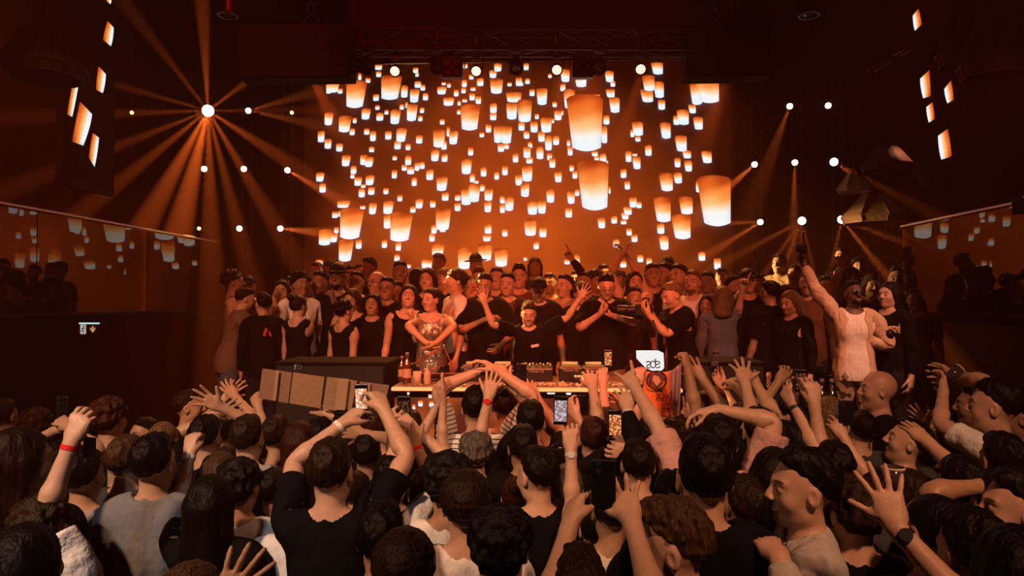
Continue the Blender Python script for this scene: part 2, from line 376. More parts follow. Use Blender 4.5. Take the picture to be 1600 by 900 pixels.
def make_shirt(kind):
    e = 0.010; hem = 0.86; slv = 0.375; nk = 0.088; h = 0.0095
    if kind == 'long': slv = 0.705
    if kind == 'tank': slv = 0.0; e = 0.007
    if kind == 'loose': e = 0.024; slv = 0.42
    if kind in ('jacket', 'open'): e = 0.019; slv = 0.70; nk = 0.07 if kind == 'jacket' else 0.10
    if kind == 'dress': slv = 0; e = 0.009; hem = 0.55
    f = Field((0, -0.24, 0.5), (0.80, 0.24, 1.62), h)
    torso(f, e)
    if kind in ('tank', 'dress'): f.ell((0.065, 0.085, 1.315), (0.062, 0.05, 0.058), 0.03)
    if kind == 'dress': f.cone((0, 0, 0.92), (0.03, 0, 0.5), 0.15, 0.18, 0.05, sy=0.8)
    else: f.cone((0.0, 0, 1.05), (0, 0, 0.85), 0.098 + e, 0.104 + e, 0.04); f.cone((0.05, 0, 1.08), (0.065, 0, 0.82), 0.088 + e, 0.098 + e, 0.04)
    if slv:
        f.cone((0.15, 0, ZA), (0.26, 0, ZA), 0.056 + e * 0.7, 0.053 + e * 0.8, 0.04)
        f.cone((0.24, 0, ZA), (min(slv + 0.04, 0.44), 0, ZA), 0.052 + e * 0.7, 0.046 + e * (1.2 if slv < 0.5 else 0.6), 0.03)
        if slv > 0.5: f.cone((0.42, 0, ZA), (slv + 0.03, 0, ZA), 0.050 + e * 0.6, 0.033 + e * 0.5, 0.03)
        f.plane((1, 0, 0), slv)
    else: f.cone((0.235, 0, 1.46), (0.235, 0, 1.40), 0.078, 0.07, 0.01, 'sub')
    f.noise(0.0036 if kind not in ('open', 'long') else 0.005, 22, 3)
    if kind == 'open': f.cone((0.0, 0.150, 1.56), (0.03, 0.185, 0.80), 0.082, 0.125, 0.01, 'sub'); f.ell((0, 0.07, 1.50), (0.085, 0.07, 0.09), 0.01, 'sub')
    f.plane((0, 0, -1), -hem)
    if slv: f.ell((0, 0.008, 1.542), (nk, nk * 0.95, nk), 0.01, 'sub')
    else: f.ell((0, 0.0, 1.545), (0.125, 0.15, 0.14), 0.01, 'sub')
    me = to_mesh('shirt', *f.mesh(), ratio=0.30 if slv else 0.4, m=M_CLOTH['plain'])
    return me
def make_trousers():
    f = Field((0, -0.2, 0.0), (0.30, 0.22, 1.06), 0.012)
    f.ell((0, -0.005, 0.95), (0.172, 0.122, 0.15), 0.04); legs(f, 0.016, False); f.cone((0.10, -0.012, 0.45), (0.10, -0.015, 0.07), 0.07, 0.062, 0.03)
    f.noise(0.003, 22, 5); f.plane((0, 0, -1), -0.065)
    return to_mesh('trousers', *f.mesh(), ratio=0.35, m=M_CLOTH['plain'])
def make_shoe():
    f = Field((-0.08, -0.10, -0.005), (0.08, 0.22, 0.14), 0.008, half=False)
    f.cone((0, -0.035, 0.045), (0.004, 0.13, 0.035), 0.046, 0.040, 0.03); f.cone((0, -0.02, 0.06), (0, -0.02, 0.10), 0.045, 0.043, 0.03); f.plane((0, 0, -1), -0.004)
    return to_mesh('shoe', *f.mesh(), ratio=0.5, m=mat('shoe_leather', (0.03, 0.025, 0.022), 0.5))
def make_hair(kind):
    z0 = 1.18 if kind in ('long', 'ponytail') else 1.45
    f = Field((0, -0.24, z0), (0.20, 0.22, 1.90), 0.0062 if z0 > 1.4 else 0.0075)
    cr = lambda e, ez=0.0, k=0.02: f.ell((0, -0.014, 1.688), (0.077 + e, 0.098 + e, 0.093 + e + ez), k)
    if kind == 'short':
        f.ell((0, -0.029, 1.699), (0.0800, 0.0975, 0.090), 0.01); f.ell((0, 0.012, 1.762), (0.056, 0.062, 0.030), 0.03); f.noise(0.0042, 95, 1)
        f.plane((0, 0.86, -1.0), -1.693); f.ell((0.088, 0.075, 1.70), (0.035, 0.05, 0.05), 0.012, 'sub'); f.plane((0, -0.15, -1), -1.605); f.plane((0, 2.6, -1), -1.535)
    elif kind == 'buzz':
        f.ell((0, -0.024, 1.694), (0.0785, 0.0975, 0.0915), 0.01); f.noise(0.0012, 90, 3); f.plane((0, 0.85, -1.0), -1.680); f.plane((0, 2.6, -1), -1.54); f.plane((0, -0.15, -1), -1.60)
    elif kind == 'quiff':
        f.ell((0, -0.029, 1.699), (0.0800, 0.0975, 0.090), 0.01); f.ell((0, 0.040, 1.775), (0.054, 0.046, 0.034), 0.03); f.ell((0, -0.01, 1.782), (0.062, 0.07, 0.030), 0.03); f.noise(0.0055, 70, 2)
        f.plane((0, 0.86, -1.0), -1.693); f.ell((0.088, 0.075, 1.70), (0.035, 0.05, 0.05), 0.012, 'sub'); f.plane((0, -0.15, -1), -1.605); f.plane((0, 2.6, -1), -1.535)
    elif kind == 'curly':
        f.ell((0, -0.026, 1.706), (0.098, 0.114, 0.100), 0.02); f.noise(0.0095, 80, 4); f.plane((0, 0.80, -1.0), -1.672); f.plane((0, -0.15, -1), -1.60); f.plane((0, 2.2, -1), -1.55)
    elif kind == 'bowl':
        f.ell((0, -0.022, 1.700), (0.091, 0.110, 0.096), 0.02); f.noise(0.0045, 70, 6); f.plane((0, 0.85, -1), -1.655); f.plane((0, 0, -1), -1.600)
    elif kind in ('long', 'ponytail', 'bob'):
        e = 0.010 if kind != 'ponytail' else 0.006
        f.ell((0, -0.024, 1.694), (0.077 + e, 0.098 + e, 0.093 + e), 0.02)
        if kind != 'ponytail':
            zb = 1.30 if kind == 'long' else 1.53
            f.cone((0.070, -0.020, 1.66), (0.085, -0.030, zb), 0.030, 0.030, 0.05); f.cone((0.035, -0.075, 1.66), (0.055, -0.105, zb - 0.02), 0.045, 0.042, 0.05)
            f.cone((0, -0.085, 1.66), (0, -0.118, zb - 0.04), 0.045, 0.035, 0.05)
        f.noise(0.0035, 60, 7); f.plane((0, 1.6, -1), -1.60 if kind == 'ponytail' else -1.18)
        f.ell((0, 0.105, 1.630), (0.069, 0.110, 0.118), 0.012, 'sub'); f.cone((0.0, 0.08, 1.80), (0.0, 0.03, 1.80), 0.012, 0.010, 0.012, 'sub'); f.cone((0, 0.09, 1.60), (0, 0.10, 1.20), 0.075, 0.085, 0.02, 'sub')
        if kind == 'ponytail': f.cone((0, -0.10, 1.76), (0, -0.165, 1.70), 0.026, 0.034, 0.015); f.cone((0, -0.165, 1.70), (0, -0.15, 1.42), 0.034, 0.018, 0.02)
    elif kind == 'bun':
        cr(0.007); f.noise(0.002, 60, 8); f.plane((0, 0.95, -1.0), -1.650); f.plane((0, -0.15, -1), -1.60); f.plane((0, 2.2, -1), -1.55)
        f.ell((0, -0.115, 1.755), (0.042, 0.040, 0.040), 0.012)
    elif kind == 'cap':
        f.ell((0, -0.012, 1.70), (0.087, 0.106, 0.096), 0.02); f.plane((0, 0.12, -1), -1.700); f.cone((0, 0.10, 1.712), (0.035, 0.165, 1.700), 0.010, 0.007, 0.02); f.cone((0, 0.165, 1.702), (0.05, 0.10, 1.708), 0.008, 0.010, 0.02)
    elif kind == 'hat':
        f.ell((0, -0.012, 1.725), (0.085, 0.102, 0.100), 0.02); f.plane((0, 0, -1), -1.715); f.ell((0, -0.005, 1.722), (0.150, 0.170, 0.008), 0.008); f.plane((0, 0, -1), -1.712)
    elif kind == 'beard':
        f.ell((0, 0.027, 1.615), (0.0645, 0.064, 0.068), 0.02); f.cone((0.0, 0.067, 1.564), (0.037, 0.012, 1.588), 0.0235, 0.0245, 0.02); f.noise(0.0018, 80, 9)
        f.plane((0, -0.42, 1), 1.566); f.ell((0, 0.098, 1.600), (0.024, 0.02, 0.011), 0.006, 'sub')
    me = to_mesh(kind, *f.mesh(), ratio=0.45, m=M_HAIR)
    return me
T = {}
def template(k):
    if k not in T:
        if k == 'body': me = make_body()
        elif k.startswith('shirt_'): me = make_shirt(k[6:])
        elif k == 'trousers': me = make_trousers()
        elif k == 'shoe': me = make_shoe()
        else: me = make_hair(k[5:])
        n = len(me.vertices); co = np.empty(n * 3, np.float32); me.vertices.foreach_get('co', co); co = co.reshape(-1, 3).astype(float)
        w = weights(co) if (k == 'body' or k.startswith('shirt_')) else None
        T[k] = (me, co, w)
    return T[k]

# ------------------------------------------------------------------ skinning
def sst(a, b, x): t = np.clip((x - a) / (b - a), 0, 1); return t * t * (3 - 2 * t)
# bones: 0 pelvis, 1 torso, 2 head, then per side (right, left): 0 upper, 1..4 forearm, 5 hand, 6.. fingers 5 x 3
NB = 3 + 2 * 21
def weights(co):
    n = len(co); Wt = np.zeros((n, NB)); x, y, z = co.T; ax = np.abs(x)
    st = sst(0.93, 1.22, z); sh = sst(1.50, 1.575, z) * (ax < 0.15)
    sa = sst(0.125, 0.235, ax) * sst(1.22, 1.33, z) * (z < 1.60)
    se = sst(0.425, 0.515, ax); sw = sst(0.700, 0.745, ax)
    base = 1 - sa
    Wt[:, 0] = base * (1 - st); Wt[:, 1] = base * st * (1 - sh); Wt[:, 2] = base * st * sh
    for s in (0, 1):
        m = (x >= 0) if s == 0 else (x < 0); o = 3 + s * 21
        a = sa * m
        Wt[:, o] = a * (1 - se)
        t = np.clip((ax - 0.47) / 0.25, 0, 1) * 3
        for j in range(4): Wt[:, o + 1 + j] = a * se * (1 - sw) * np.clip(1 - np.abs(t - j), 0, 1)
        hand = a * se * sw
        P = np.stack([ax, y, z], 1); best = np.full(n, 9.0); fi = np.zeros(n, int); ss = np.zeros(n)
        for k, (js, d, r) in enumerate(FING):
            q = P - js[0]; L = np.linalg.norm(js[3] - js[0]); t_ = q @ d; tc = np.clip(t_, 0, L); dist = np.linalg.norm(q - tc[:, None] * d, axis=1)
            u = dist < best; best[u] = dist[u]; fi[u] = k; ss[u] = t_[u]
        rem = np.ones(n)
        for k, (js, d, r) in enumerate(FING):
            mk = fi == k; l1 = np.linalg.norm(js[1] - js[0]); l2 = l1 + np.linalg.norm(js[2] - js[1])
            g0 = sst(-0.009, 0.006, ss) if k < 4 else sst(0.0, 0.022, ss); g1 = sst(l1 - 0.006, l1 + 0.006, ss); g2 = sst(l2 - 0.005, l2 + 0.005, ss)
            Wt[:, o + 6 + k * 3] = hand * mk * (g0 - g1).clip(0); Wt[:, o + 7 + k * 3] = hand * mk * (g1 - g2).clip(0) * (g0 > 0); Wt[:, o + 8 + k * 3] = hand * mk * g2
        Wt[:, o + 5] = (hand - Wt[:, o + 6:o + 21].sum(1)).clip(0)
    return (Wt / Wt.sum(1)[:, None]).astype(np.float32)
def rot(axis, deg):
    return np.array(Matrix.Rotation(math.radians(deg), 3, Vector(axis)))
def M4(R, piv, new=None):
    M = np.eye(4); M[:3, :3] = R; piv = np.array(piv, float); new = piv if new is None else np.array(new, float); M[:3, 3] = new - R @ piv; return M
def nrm(v): v = np.array(v, float); return v / (np.linalg.norm(v) + 1e-9)
HP = {  # flex (mcp, pip, dip) per finger index..pinky, thumb flex, extra spread
    'open': ([(8, 12, 8), (4, 10, 6), (6, 12, 8), (10, 16, 10)], (0, 5, 5), 4), 'spread': ([(4, 8, 5), (0, 6, 4), (3, 9, 6), (6, 12, 8)], (-12, 0, 0), 9),
    'flat': ([(4, 5, 3), (2, 5, 3), (3, 6, 3), (6, 8, 4)], (14, 8, 5), -4), 'relax': ([(22, 28, 15), (26, 32, 18), (32, 38, 20), (38, 42, 20)], (12, 14, 10), 1),
    'fist': ([(78, 95, 60), (82, 98, 62), (84, 98, 60), (86, 95, 60)], (38, 35, 30), -4), 'point': ([(6, 8, 5), (80, 95, 60), (84, 98, 60), (86, 95, 60)], (34, 35, 30), 0),
    'horns': ([(4, 8, 5), (78, 92, 60), (80, 95, 60), (4, 8, 6)], (34, 35, 30), 4), 'grip': ([(40, 42, 22), (46, 46, 25), (50, 50, 25), (56, 50, 25)], (26, 18, 12), 0),
    'hold': ([(30, 20, 12), (34, 26, 14), (40, 30, 16), (48, 34, 18)], (20, 10, 6), 2), 'claw': ([(16, 40, 30), (12, 42, 30), (16, 44, 30), (20, 46, 30)], (4, 20, 15), 6)}
def arm_bones(Tt, sho, dup, dfo, palm, pose, hbend, sgn):
    """all in the mirrored frame of a right arm; returns 21 matrices"""
    S = np.diag((sgn, 1, 1.0))
    cosT = float(np.clip(dup @ dfo, -1, 1)); th = math.acos(cosT)
    n_up = dfo - cosT * dup
    palm = np.array(palm, float)
    if np.linalg.norm(n_up) < 0.12:
        n_up = palm - (palm @ dup) * dup
        if np.linalg.norm(n_up) < 0.05: n_up = np.cross(dup, (0.3, 0.2, 0.9))
    n_up = nrm(n_up); n0 = nrm(n_up * math.cos(th) - dup * math.sin(th)); n0 = nrm(n0 - (n0 @ dfo) * dfo)
    n1 = palm - (palm @ dfo) * dfo; n1 = nrm(n1) if np.linalg.norm(n1) > 0.05 else n0
    ang = math.atan2(float(np.cross(n0, n1) @ dfo), float(n0 @ n1))
    fr = lambda d, n: np.stack([d, n, np.cross(d, n)], 1)
    out = []; e = sho + dup * (EL - SH)[0]; w = e + dfo * (WR - EL)[0]
    up_tw = n_up
    out.append(M4(fr(dup, up_tw), SH, sho))
    for j in range(4):
        R = np.array(Matrix.Rotation(ang * j / 3, 3, Vector(dfo))); out.append(M4(fr(dfo, R @ n0), EL, e))
    hd = dfo; hn = n1
    Rb = rot(np.cross(dfo, n1), hbend[0]) @ rot(n1, hbend[1]); hd = Rb @ dfo; hn = Rb @ n1
    H = M4(fr(hd, hn), WR, w); out.append(H)
    fl, tf, sp = HP[pose]
    for k in range(5):
        js, d, r = FING[k]; A = H; ax = np.cross(d, (0, 1, 0))
        if k == 4: ax = nrm(np.cross(td, (0.1, 0.55, -0.75))); angs = tf
        else: angs = fl[k]
        for j in range(3):
            R = rot(ax, angs[j])
            if j == 0 and k < 4: R = R @ rot((0, -1, 0), sp * (1.2, 0.2, -0.6, -1.5)[k])
            if j == 0 and k == 4 and tf[0] < 0: R = rot(ax, tf[0])
            A = A @ M4(R, js[j]); out.append(A)
    SS = np.eye(4); SS[0, 0] = sgn
    return [SS @ m @ SS for m in out]
PAL = {'f': (0, 1, 0), 'b': (0, -1, 0), 'i': (-1, 0, 0), 'o': (1, 0, 0), 'u': (0, 0, 1), 'd': (0, 0, -1), 'fi': (-0.7, 0.7, 0), 'fd': (0, 0.7, -0.5), 'bi': (-0.7, -0.6, 0), 'fo': (0.6, 0.7, 0)}
PEOPLE = {}; QUEUE = []
def flush():
    """spread the crowd a little along the lines of sight so that bodies do not run into one another, then build everyone"""
    n = len(QUEUE); Z = [q[0][3] for q in QUEUE]
    def lim(q, z): h = at(q[0][1], q[0][2], z).z - q[1].get('base', 0.0); return 1.50 <= h <= 1.96
    ok0 = [lim(q, z) for q, z in zip(QUEUE, Z)]; Z0 = list(Z)
    for it in range(80):
        P = [at(q[0][1], q[0][2], z) for q, z in zip(QUEUE, Z)]
        for i in range(n):
            for j in range(i + 1, n):
                dx, dy = P[j].x - P[i].x, P[j].y - P[i].y
                if abs(dx) > 0.40 or abs(dy) > 0.27: continue
                need = 0.27 * (1 - (abs(dx) / 0.42) ** 2); g = (need - abs(dy)) * 0.3
                if g <= 0: continue
                s_ = 1 if (dy > 0 or (dy == 0)) else -1
                for k, sg_ in ((i, -s_), (j, s_)):
                    z = Z[k] + sg_ * g; fx = 0.4 if QUEUE[k][1].get('key') else 1.0; z = Z[k] + sg_ * g * fx
                    if (lim(QUEUE[k], z) or not ok0[k]) and abs(z / Z0[k] - 1) < 0.13 and not (4.8 < z < 6.0): Z[k] = z; 
    for q, z in zip(QUEUE, Z): person_(*q[0][:3], z, **q[1])
    QUEUE.clear()
def person(label, px, py, Z, **k): QUEUE.append(((label, px, py, Z), k))
def person_(label, px, py, Z, hair='short', hc=(0.02, 0.012, 0.008), shirt='tee', sc=(0.012, 0.012, 0.013), skin=(0.50, 0.30, 0.20), yaw=0.0, hd=(0, 0, 0),
           lean=(0, 0, 0), arms=(), base=0.0, pat='plain', tr=(0.015, 0.016, 0.02), trpat='plain', extra=(), key=None, group=None, hmin=1.5, hmax=2.0, fat=1.0, us=(0.72, 0.66, 0.62)):
    """a standing figure whose head top shows at (px, py) at distance Z; arms = (side, wrist px, wrist py, options)"""
    P = at(px, py, Z); h = min(max(P.z - base, hmin), hmax)
    # the lean moves the head off the feet: place the feet so the head stays put
    Rt = rot((0, 0, 1), lean[2]) @ rot((0, 1, 0), lean[1]) @ rot((1, 0, 0), -lean[0])
    s = h / 1.78
    Rz = rot((0, 0, 1), math.degrees(yaw))
    tip = Rt @ np.array((0, 0, 0.83)); s = (h) / (0.95 + tip[2])
    s = min(max(s, 0.82), 1.16)
    off = Rz @ (tip * s)
    loc = np.array((P.x - off[0], P.y - off[1], base))
    A = np.eye(4); A[:3, :3] = Rz * s; A[:3, 3] = loc; Ai = np.linalg.inv(A)
    bones = [np.eye(4)] * NB
    bones[1] = M4(Rt, (0, 0, 0.95))
    Rh = rot((0, 0, 1), hd[1]) @ rot((1, 0, 0), hd[0]) @ rot((0, 1, 0), hd[2])
    bones[2] = bones[1] @ M4(Rh, (0, -0.01, 1.54))
    hands = {}
    specs = {a[0]: a for a in arms}
    for s_i, side in ((0, 'R'), (1, 'L')):
        sgn = 1 if s_i == 0 else -1; mir = np.array((sgn, 1, 1.0))
        sh0 = SH * mir; sho = (bones[1] @ np.append(sh0, 1))[:3]
        L1 = (EL - SH)[0]; L2 = (WR - EL)[0]
        sp = specs.get(side); opt = sp[3] if sp and len(sp) > 3 else {}
        if sp is None:
            dup = nrm((0.16 * sgn, -0.02 + 0.05 * math.sin(px), -1)); dfo = nrm((0.10 * sgn, 0.28, -1)); palm = np.array((-1, 0.2, 0)); pose = 'relax'
            dup = Rt @ dup; dfo = Rt @ dfo; hb = (0, 0)
        else:
            pose = opt.get('pose', 'open'); hb = opt.get('bend', (0, 0))
            d = np.array(ray(sp[1], sp[2])); o = np.array(EYE)
            SW = (A @ np.append(sho + np.array((0, 0, 0.03)), 1))[:3]; reach = opt.get('reach', 0.96) * (L1 + L2) * s
            if 'dy' in opt: tgt = np.array(at(sp[1], sp[2], Z + opt['dy']))
            else:
                tc = float((SW - o) @ d); cl = o + d * tc; g = np.linalg.norm(SW - cl)
                if g < reach:
                    q = math.sqrt(reach ** 2 - g ** 2); tgt = o + d * (tc + q * opt.get('far', 1 if math.cos(yaw) > -0.3 else -1))
                else: tgt = cl
            tl = (Ai @ np.append(tgt, 1))[:3]
            # raise the shoulder when the arm goes up
            v = tl - sho; up = max(0.0, nrm(v)[2]); sho = sho + np.array((-0.018 * sgn * up, 0, 0.05 * up)); v = tl - sho
            dist = np.linalg.norm(v)
            if dist > (L1 + L2) * 0.997: dist = (L1 + L2) * 0.997
            dist = max(dist, 0.16); vd = nrm(v)
            a = (L1 ** 2 - L2 ** 2 + dist ** 2) / (2 * dist); hh = math.sqrt(max(L1 ** 2 - a ** 2, 0))
            if 'el' in opt:
                ex, ey = opt['el']; ew = np.array(ray(ex, ey)); t_ = float((np.array((A @ np.append(sho + vd * a, 1))[:3]) - o) @ ew)
                pole = (Ai @ np.append(o + ew * t_, 1))[:3] - sho
            else: pole = np.array(opt.get('pole', (0.9, -0.2, -0.5))) * mir
            pv = pole - (pole @ vd) * vd
            if np.linalg.norm(pv) < 1e-3: pv = np.array((0.9 * sgn, 0.1, -0.4)); pv = pv - (pv @ vd) * vd
            pv = nrm(pv)
            elb = sho + vd * a + pv * hh; dup = nrm(elb - sho); dfo = nrm(sho + vd * dist - elb)
            palm = PAL[opt.get('palm', 'f')]; palm = np.array(palm, float)
        shm, du, df = sho * mir, dup * mir, dfo * mir
        bs = arm_bones(None, shm, du, df, palm, pose, hb, sgn)
        for j, m in enumerate(bs): bones[3 + s_i * 21 + j] = m
        hands[side] = A @ bones[3 + s_i * 21 + 5]
    B = np.stack([np.array(b)[:3] for b in bones])
    def skin_(k):
        me, co, w = template(k)
        M = np.tensordot(w, B, axes=(1, 0))
        c = np.einsum('nij,nj->ni', M[:, :, :3], co) + M[:, :, 3]
        m2 = me.copy(); m2.vertices.foreach_set('co', c.astype(np.float32).ravel()); m2.update(); return m2
    body = bpy.data.objects.new('person', skin_('body')); link(body)
    body.matrix_world = Matrix(A.tolist()); body.color = (*skin, 1)
    tag(body, label, 'person', group)
    def child(name, me, col=None, m=None, mtx=None):
        o = bpy.data.objects.new(name, me); link(o, body)
        if mtx is not None: o.matrix_local = Matrix(mtx.tolist())
        if col: o.color = (*col, 1)
        if m: o.material_slots[0].link = 'OBJECT'; o.material_slots[0].material = m
        return o
    if shirt:
        if shirt == 'open': child('undershirt', skin_('shirt_tee'), us)
        o = child({'tee': 't_shirt', 'long': 'long_sleeved_shirt', 'tank': 'tank_top', 'loose': 't_shirt', 'jacket': 'jacket', 'open': 'open_jacket', 'dress': 'dress'}[shirt], skin_('shirt_' + shirt), sc, M_CLOTH[pat])
    child('trousers', template('trousers')[0], tr, M_CLOTH[trpat])
    for sx in (-1, 1):
        sm = np.eye(4); sm[0, 3] = 0.1 * sx; child('shoe', template('shoe')[0], None, None, sm)
    hm = bones[2].copy()
    for hk in (hair.split('+') if hair else []):
        o = child({'cap': 'cap', 'hat': 'hat', 'beard': 'beard'}.get(hk, 'hair'), template('hair_' + hk)[0], hc if hk != 'cap' and hk != 'hat' else (0.015, 0.013, 0.013), None, hm)
        if hk in ('cap',) : child('hair', template('hair_buzz')[0], hc, None, hm)
    for ex in extra:
        if ex == 'glasses' or ex == 'sunglasses':
            g = MB()
            for sx in (-1, 1):
                c = Vector((0.031 * sx, 0.104, 1.668)); g.tube([c + Vector((0.021 * math.cos(t * PI / 6), 0, 0.016 * math.sin(t * PI / 6))) for t in range(13)], 0.0022, 5, False)
                g.tube([c + Vector((0.021 * sx, 0, 0.004)), Vector((0.076 * sx, 0.085, 1.672)), Vector((0.082 * sx, 0.0, 1.670))], 0.002, 5)
                if ex == 'sunglasses': g.lathe([(0.0205, 0), (0.0205, 0.002)], 16, c, Matrix.Rotation(PI / 2, 3, 'X'))
            g.tube([(-0.011, 0.105, 1.671), (0.011, 0.105, 1.671)], 0.002, 5)
            child('glasses' if ex == 'glasses' else 'sunglasses', g.build('g', mat('glasses_frame', (0.01, 0.01, 0.01), 0.2)).data, mtx=hm); bpy.data.objects.remove(bpy.data.objects['g'])
        elif ex == 'smile':
            g = MB().tube([(-0.019, 0.0815, 1.604), (-0.010, 0.0885, 1.5985), (0, 0.0905, 1.597), (0.010, 0.0885, 1.5985), (0.019, 0.0815, 1.604)], [0.001, 0.0034, 0.0042, 0.0034, 0.001], 6).build('g', mat('teeth', (0.8, 0.75, 0.68), 0.3))
            me = g.data; bpy.data.objects.remove(g); child('teeth', me, mtx=hm)
        elif ex[0] in ('watch', 'band'):
            g = MB(); x0 = 0.700
            g.lathe([(0.0285, -0.009), (0.031, -0.009), (0.031, 0.009), (0.0285, 0.009)], 20, (x0, 0, ZA), Matrix.Rotation(PI / 2, 3, 'Y'), cap=False)
            if ex[0] == 'watch': g.lathe([(0.0175, 0), (0.0185, 0.004), (0.0175, 0.009)], 20, (x0, -0.028, ZA), Matrix.Rotation(PI / 2, 3, 'X'))
            o = g.build('g', mat('band_' + ex[3] if len(ex) > 3 else 'band_dark', ex[2], 0.35))
            me = o.data; bpy.data.objects.remove(o)
            m_ = bones[3 + (0 if ex[1] == 'R' else 21) + 4]
            if ex[1] == 'L': m_ = m_ @ np.diag((-1.0, 1, 1, 1))
            child('wristwatch' if ex[0] == 'watch' else 'wristband', me, mtx=m_)
    r = dict(obj=body, A=A, hands=hands, head=A @ bones[2], bones=bones)
    if key: PEOPLE[key] = r
    return r

# ------------------------------------------------------------------ room
M_BLACK = mat('black_paint', (0.005, 0.004, 0.004), 0.9, spec=0.1, bump=0.3, bscale=30)
M_METAL = mat('black_metal', (0.02, 0.02, 0.022), 0.35, 0.6)
M_STEEL = mat('steel', (0.35, 0.33, 0.32), 0.3, 1.0)
M_WALL = mat('dark_wall', (0.010, 0.006, 0.005), 0.9, spec=0.1, bump=0.4, bscale=8, var=0.3)
def struct(name, c, d, m, label=None, bev=0):
    o = MB().box(c, d, bev=bev).build(name, m); o['kind'] = 'structure'
    if label: o['label'] = label
    return o
XL, XR = -4.68, 4.09
struct('floor', (0, 4, -0.05), (18, 18, 0.1), mat('club_floor', (0.03, 0.022, 0.02), 0.4, bump=0.2, bscale=5, var=0.3))
struct('ceiling', (0, 4, 8.05), (18, 18, 0.1), M_BLACK)
struct('wall_left', (-8.55, 4, 4), (0.1, 18, 8.2), M_WALL)
struct('wall_right', (8.55, 4, 4), (0.1, 18, 8.2), M_WALL)
struct('wall_back', (0, 12.05, 4), (17.2, 0.1, 8.2), M_BLACK)
struct('wall_front', (0, -4.05, 4), (17.2, 0.1, 8.2), M_WALL)
st = struct('floor_stage', (0, 8.48, 0.45), (8.6, 6.95, 0.9), mat('stage_floor', (0.02, 0.017, 0.016), 0.45, bump=0.3, bscale=12))
struct('floor_riser', (0, 9.55, 1.05), (8.2, 2.5, 0.3), mat('stage_floor'))
struct('floor_upper_riser', (2.6, 9.9, 1.30), (3.0, 1.9, 0.2), mat('stage_floor'))
struct('floor_balcony_left', (XL - 1.9, 3.8, 2.222), (3.86, 11.7, 0.076), M_WALL)
struct('floor_balcony_right', (XR + 2.2, 2.95, 2.222), (4.46, 10.05, 0.076), M_WALL)

# glass balustrades of the two balconies: real panes that mirror the video wall
mg = bpy.data.materials.new('balustrade_glass'); mg.use_nodes = True; nt = mg.node_tree; nt.nodes.clear()
out = N(nt, 'ShaderNodeOutputMaterial'); mx = N(nt, 'ShaderNodeMixShader'); tr_ = N(nt, 'ShaderNodeBsdfTransparent'); gl = N(nt, 'ShaderNodeBsdfGlossy'); fr = N(nt, 'ShaderNodeFresnel')
tr_.inputs[0].default_value = (0.75, 0.75, 0.75, 1); gl.inputs['Roughness'].default_value = 0.006; gl.inputs['Color'].default_value = (1.0, 0.80, 0.66, 1); fr.inputs[0].default_value = 1.75
tcg = N(nt, 'ShaderNodeTexCoord'); ng = N(nt, 'ShaderNodeTexNoise'); ng.inputs['Scale'].default_value = 2.2; bg_ = N(nt, 'ShaderNodeBump'); bg_.inputs['Strength'].default_value = 0.1; bg_.inputs['Distance'].default_value = 0.01
nt.links.new(tcg.outputs['Object'], ng.inputs['Vector']); nt.links.new(ng.outputs[0], bg_.inputs['Height']); nt.links.new(bg_.outputs[0], gl.inputs['Normal'])
nt.links.new(math_(nt, 'MULTIPLY', fr.outputs[0], 1.15, True), mx.inputs[0]); nt.links.new(tr_.outputs[0], mx.inputs[1]); nt.links.new(gl.outputs[0], mx.inputs[2]); nt.links.new(mx.outputs[0], out.inputs[0])
M_RAIL = mat('rail_metal', (0.40, 0.25, 0.18), 0.3, 0.9)
def balustrade(x, y0, y1, label, gaps=()):
    e = empty('glass_balustrade', (x, y1, 2.26)); tag(e, label, 'balustrade')
    n = max(1, round((y1 - y0) / 1.75)); w = (y1 - y0) / n
    for i in range(n):
        MB().box((0, -(w * (i + 0.5)), 0.49), (0.016, w - 0.012, 0.94)).build('glass_pane', mg, e)
    MB().box((0, -(y1 - y0) / 2, 0.985), (0.045, y1 - y0, 0.028), bev=0.006).build('handrail', M_RAIL, e)
    MB().box((0, -(y1 - y0) / 2, 0.012), (0.06, y1 - y0, 0.024)).build('base_channel', M_METAL, e)
balustrade(XL, 0.8, 9.64, 'long glass balcony railing on the left that mirrors the glowing lanterns')
balustrade(XR, 5.9, 7.96, 'glass balcony railing on the right with a bright handrail, beside the lampshades')
balustrade(XR, 0.8, 5.8, 'dark glass balcony railing nearest the right edge with red trim')
# small lit balcony display cut by the right edge of the photo
e = empty('balcony_display', at_x(1600, 318, XR - 0.03)); tag(e, 'small dark display hung on the right balcony railing showing pale letters', 'display')
MB().box((0, -0.18, 0), (0.03, 0.62, 0.16), bev=0.005).build('display_case', M_BLACK, e)

